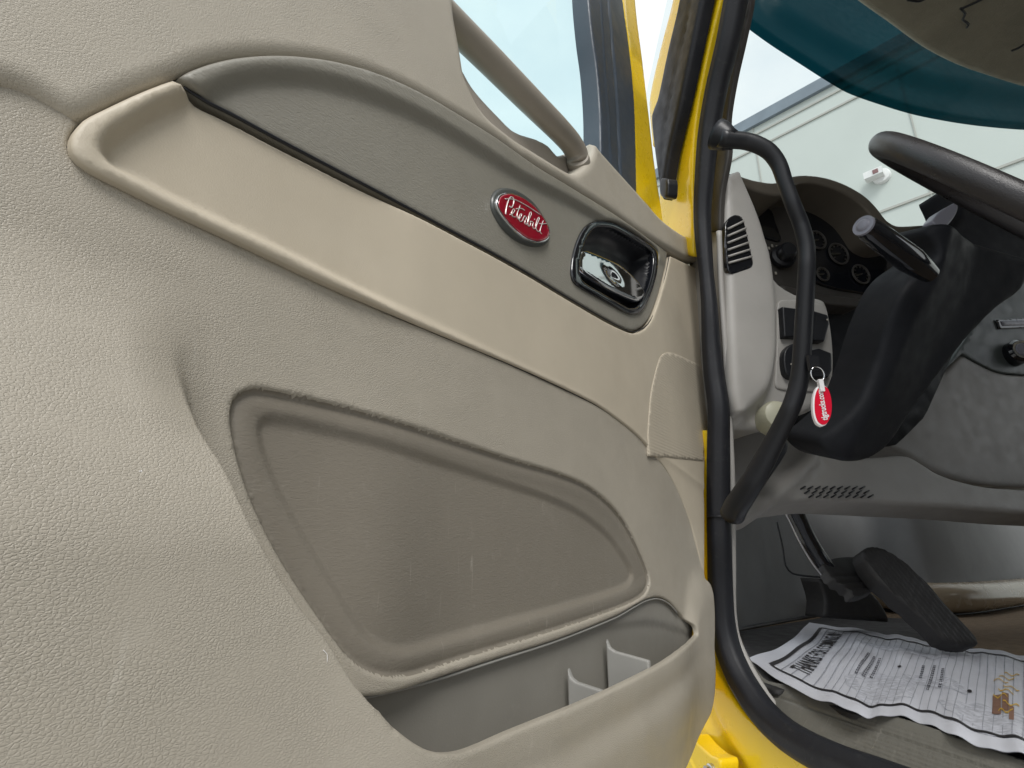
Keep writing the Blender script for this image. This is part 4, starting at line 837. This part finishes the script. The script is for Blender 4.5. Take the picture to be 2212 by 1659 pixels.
for dz in (0, -.0006):
    for i in range(ns_+1):
        for j in range(nt_+1):
            s = Ls*i/ns_; t = Lt*j/nt_
            V.append(pp(s, t, dz))
k = (ns_+1)*(nt_+1); Fc = []
for i in range(ns_):
    for j in range(nt_):
        a = i*(nt_+1)+j; Fc.append((a, a+nt_+1, a+nt_+2, a+1)); Fc.append((k+a, k+a+1, k+a+nt_+2, k+a+nt_+1))
sheet = link('sheet', V, Fc, M['paper'], PR)
def ribbon(g, P, wd, dz, m=0):
    P = np.array(P); t = np.gradient(P, axis=0); t /= np.linalg.norm(t, axis=1)[:, None]; nn = np.c_[-t[:, 1], t[:, 0]]
    V = []; 
    for p, n_ in zip(P, nn):
        for s_ in (-1, 1): q = p+n_*s_*wd/2; V.append(pp(q[0], q[1], dz))
    g.add(V, [(2*i, 2*i+2, 2*i+3, 2*i+1) for i in range(len(P)-1)], m)
def ln_(a, b, n=40): return [np.array(a)+(np.array(b)-np.array(a))*i/n for i in range(n+1)]
def rib(g, P, wd, dz, axis):                          # a printed line: wd is its width along s (axis 0) or t (axis 1)
    V = []
    for s, t in P:
        for k in (-.5, .5): V.append(pp(s+(k*wd if axis == 0 else 0), t+(k*wd if axis == 1 else 0), dz))
    g.add(V, [(2*i, 2*i+2, 2*i+3, 2*i+1) for i in range(len(P)-1)])
def ln_(a, b, n=40): return [np.array(a)+(np.array(b)-np.array(a))*i/n for i in range(n+1)]
gp_ = Geo(); B0, T0, T1 = .047, .075, .90
rib(gp_, ln_((B0, T0), (B0, T1)), .011, .0011, 0); rib(gp_, ln_((B0, T0), (1, T0), 120), .013, .0012, 1); rib(gp_, ln_((B0, T1), (1, T1), 120), .020, .0012, 1)
gp_.go('printed_border', M['ink'], PR, flat=True)
gp_ = Geo(); sg = B0+.024
while sg < 1: rib(gp_, ln_((sg, T0+.01), (sg, T1-.01), 26), .0026, .0009, 0); sg += .0245 if sg < .2 else .031
gp_.go('printed_grid', M['ink_soft'], PR, flat=True)
for s0, t0, a, b, m in ((.36, .22, .14, .13, 'print_mottle'), (.40, .72, .20, .05, 'print_mottle'), (.78, .17, .17, .10, 'print_mottle'), (.56, .36, .12, .06, 'print_mottle')):
    V = [pp(s0, t0, .0006)]; nn_ = 56
    for k in (.35, .7, 1.0):
        for i_ in range(nn_):
            g_ = 2*math.pi*i_/nn_; r_ = k*(1+.10*math.sin(5*g_+s0*30)+.05*math.sin(11*g_)); V.append(pp(s0+a*r_*math.cos(g_), t0+b*r_*math.sin(g_), .0006))
    Fc = [(0, 1+i_, 1+(i_+1) % nn_) for i_ in range(nn_)]
    for k in range(2): Fc += [(1+k*nn_+i_, 1+(k+1)*nn_+i_, 1+(k+1)*nn_+(i_+1) % nn_, 1+k*nn_+(i_+1) % nn_) for i_ in range(nn_)]
    link('printed_shape', V, Fc, M[m], PR)
Vt, Ft = text_mesh('THANKS FOR COMING IN', 1.0, 0.0, 1.0, .015); Vt[:, 0] *= .66/(Vt[:, 0].max()-Vt[:, 0].min()); Vt[:, 1] *= .046/(Vt[:, 1].max()-Vt[:, 1].min())
link('heading_text', [pp(.103-y, .475+x, .0014) for x, y, z in Vt], Ft, M['ink'], PR, flat=True)
def small(s, t, w, h, seed):                          # a row of small print, too fine to read in the photograph
    r = random.Random(seed); g = Geo(); a = t-w/2
    while a < t+w/2:
        l = r.uniform(.010, .022)
        for k in (-.3, .3): rib(g, ln_((s+k*h, a), (s+k*h, min(a+l, t+w/2)), 2), h*r.uniform(.22, .4), .0013, 0)
        rib(g, ln_((s, a), (s, a+l*.4), 2), h*.9, .0013, 0); a += l+.008
    g.go('small_print', M['ink_text'], PR, flat=True)
for k, (s0, t0, w0_) in enumerate(((.245, .42, .30), (.272, .41, .28), (.299, .42, .26), (.498, .44, .17), (.540, .40, .30), (.580, .41, .20))): small(s0, t0, w0_, .013, k)
for s0, t0 in ((.405, .45), (.69, .36)):
    Geo().add([pp(s0+.009*math.cos(a), t0+.013*math.sin(a), .0013) for a in np.linspace(0, 6.28, 11)[:-1]], [tuple(range(10))]).go('printed_dot', M['ink'], PR, flat=True)
for s0, a, b, w_ in ((.785, .22, .36, .03), (.815, .24, .38, .022), (.835, .18, .28, .015)):
    gp_ = Geo(); rib(gp_, ln_((s0, a), (s0, b), 6), w_, .0012, 0); gp_.go('printed_logo', M['ink_brown'], PR, flat=True)
for k in range(8):
    t0 = .24+.055*k; gp_ = Geo(); rib(gp_, [np.array((.79+.05*j/6+.02*math.sin(k*2.1), t0+.018*math.sin(j*1.3+k))) for j in range(7)], .010, .0016, 1)
    gp_.go('printed_flourish', M['ink_gold'], PR, flat=True)

# key ring
kz = .795
KR = Root('key_ring', tuple(at_depth(1775, 800, kz)), 'red oval key fob hanging on a ring from the ignition', 'key fob')
kp = at_depth(1775, 880, kz)
fu = R_*math.cos(.9)+(-np.cross(R_, [0, 0, 1]))*math.sin(.9)*-1
KPn = Plane(kp, (math.cos(.30), -math.sin(.30), 0), (0, 0, 1))
if np.dot(KPn.n, C0-kp) < 0: KPn = Plane(kp, (-math.cos(.35), -math.sin(.35), 0), (0, 0, 1))
fo_ = trace(KPn, [(1775, 831), (1786, 836), (1793, 853), (1796, 878), (1793, 902), (1784, 918), (1775, 921), (1765, 915), (1758, 898), (1756, 877), (1758, 852), (1765, 836)], 0, 4)
V1, F1_, _ = build_panel(KPn, fo_, w0=0, bevel=.001, depth=.005, ds=.002, grid=.005)
fob = link('fob', V1, F1_, M['white'], KR)
fc = fo_.mean(0); fin = fc+(fo_-fc)*.93+np.array([.0012, 0])
V2, F2_, _ = build_panel(KPn, fin, w0=.0006, depth=.0004, ds=.002, grid=.005)
link('fob_face', V2, F2_, M['fobred'], KR, fob)
hgt = fo_[:, 1].max()-fo_[:, 1].min()
Vt, Ft = text_mesh('tlgtrucks.com', hgt*.19, .0002, 1.0, .0003)
sx = hgt*.72/(Vt[:, 0].max()-Vt[:, 0].min())
link('lettering', [KPn.pts([fc+np.array([-y, x*sx-.004*0])], .0012+z)[0] for x, y, z in Vt], Ft, M['white'], KR, fob, flat=True)
tp = np.array([fc[0]+.002, fo_[:, 1].max()])
Geo().box(KPn.pts([tp+[0, -.002]], .0015)[0], KPn.u*.0032, KPn.v*.009, KPn.n*.0035).go('strap', M['white'], KR, flat=True)
rc = KPn.pts([tp+[-.001, .016]], .0)[0]
rx = R_*.0095; ry = np.array([0, 0, .0115])
Geo().tube([rc+rx*math.cos(a)+ry*math.sin(a) for a in np.linspace(0, 2*math.pi, 36, endpoint=False)], .0010, 8, closed=True).go('ring', M['chrome'], KR)
Geo().box(rc+np.array([0, .004, .018]), (.009, 0, 0), (0, .003, 0), (0, 0, .012)).go('key', M['black'], KR, flat=True)
print('objects', len(bpy.data.objects))
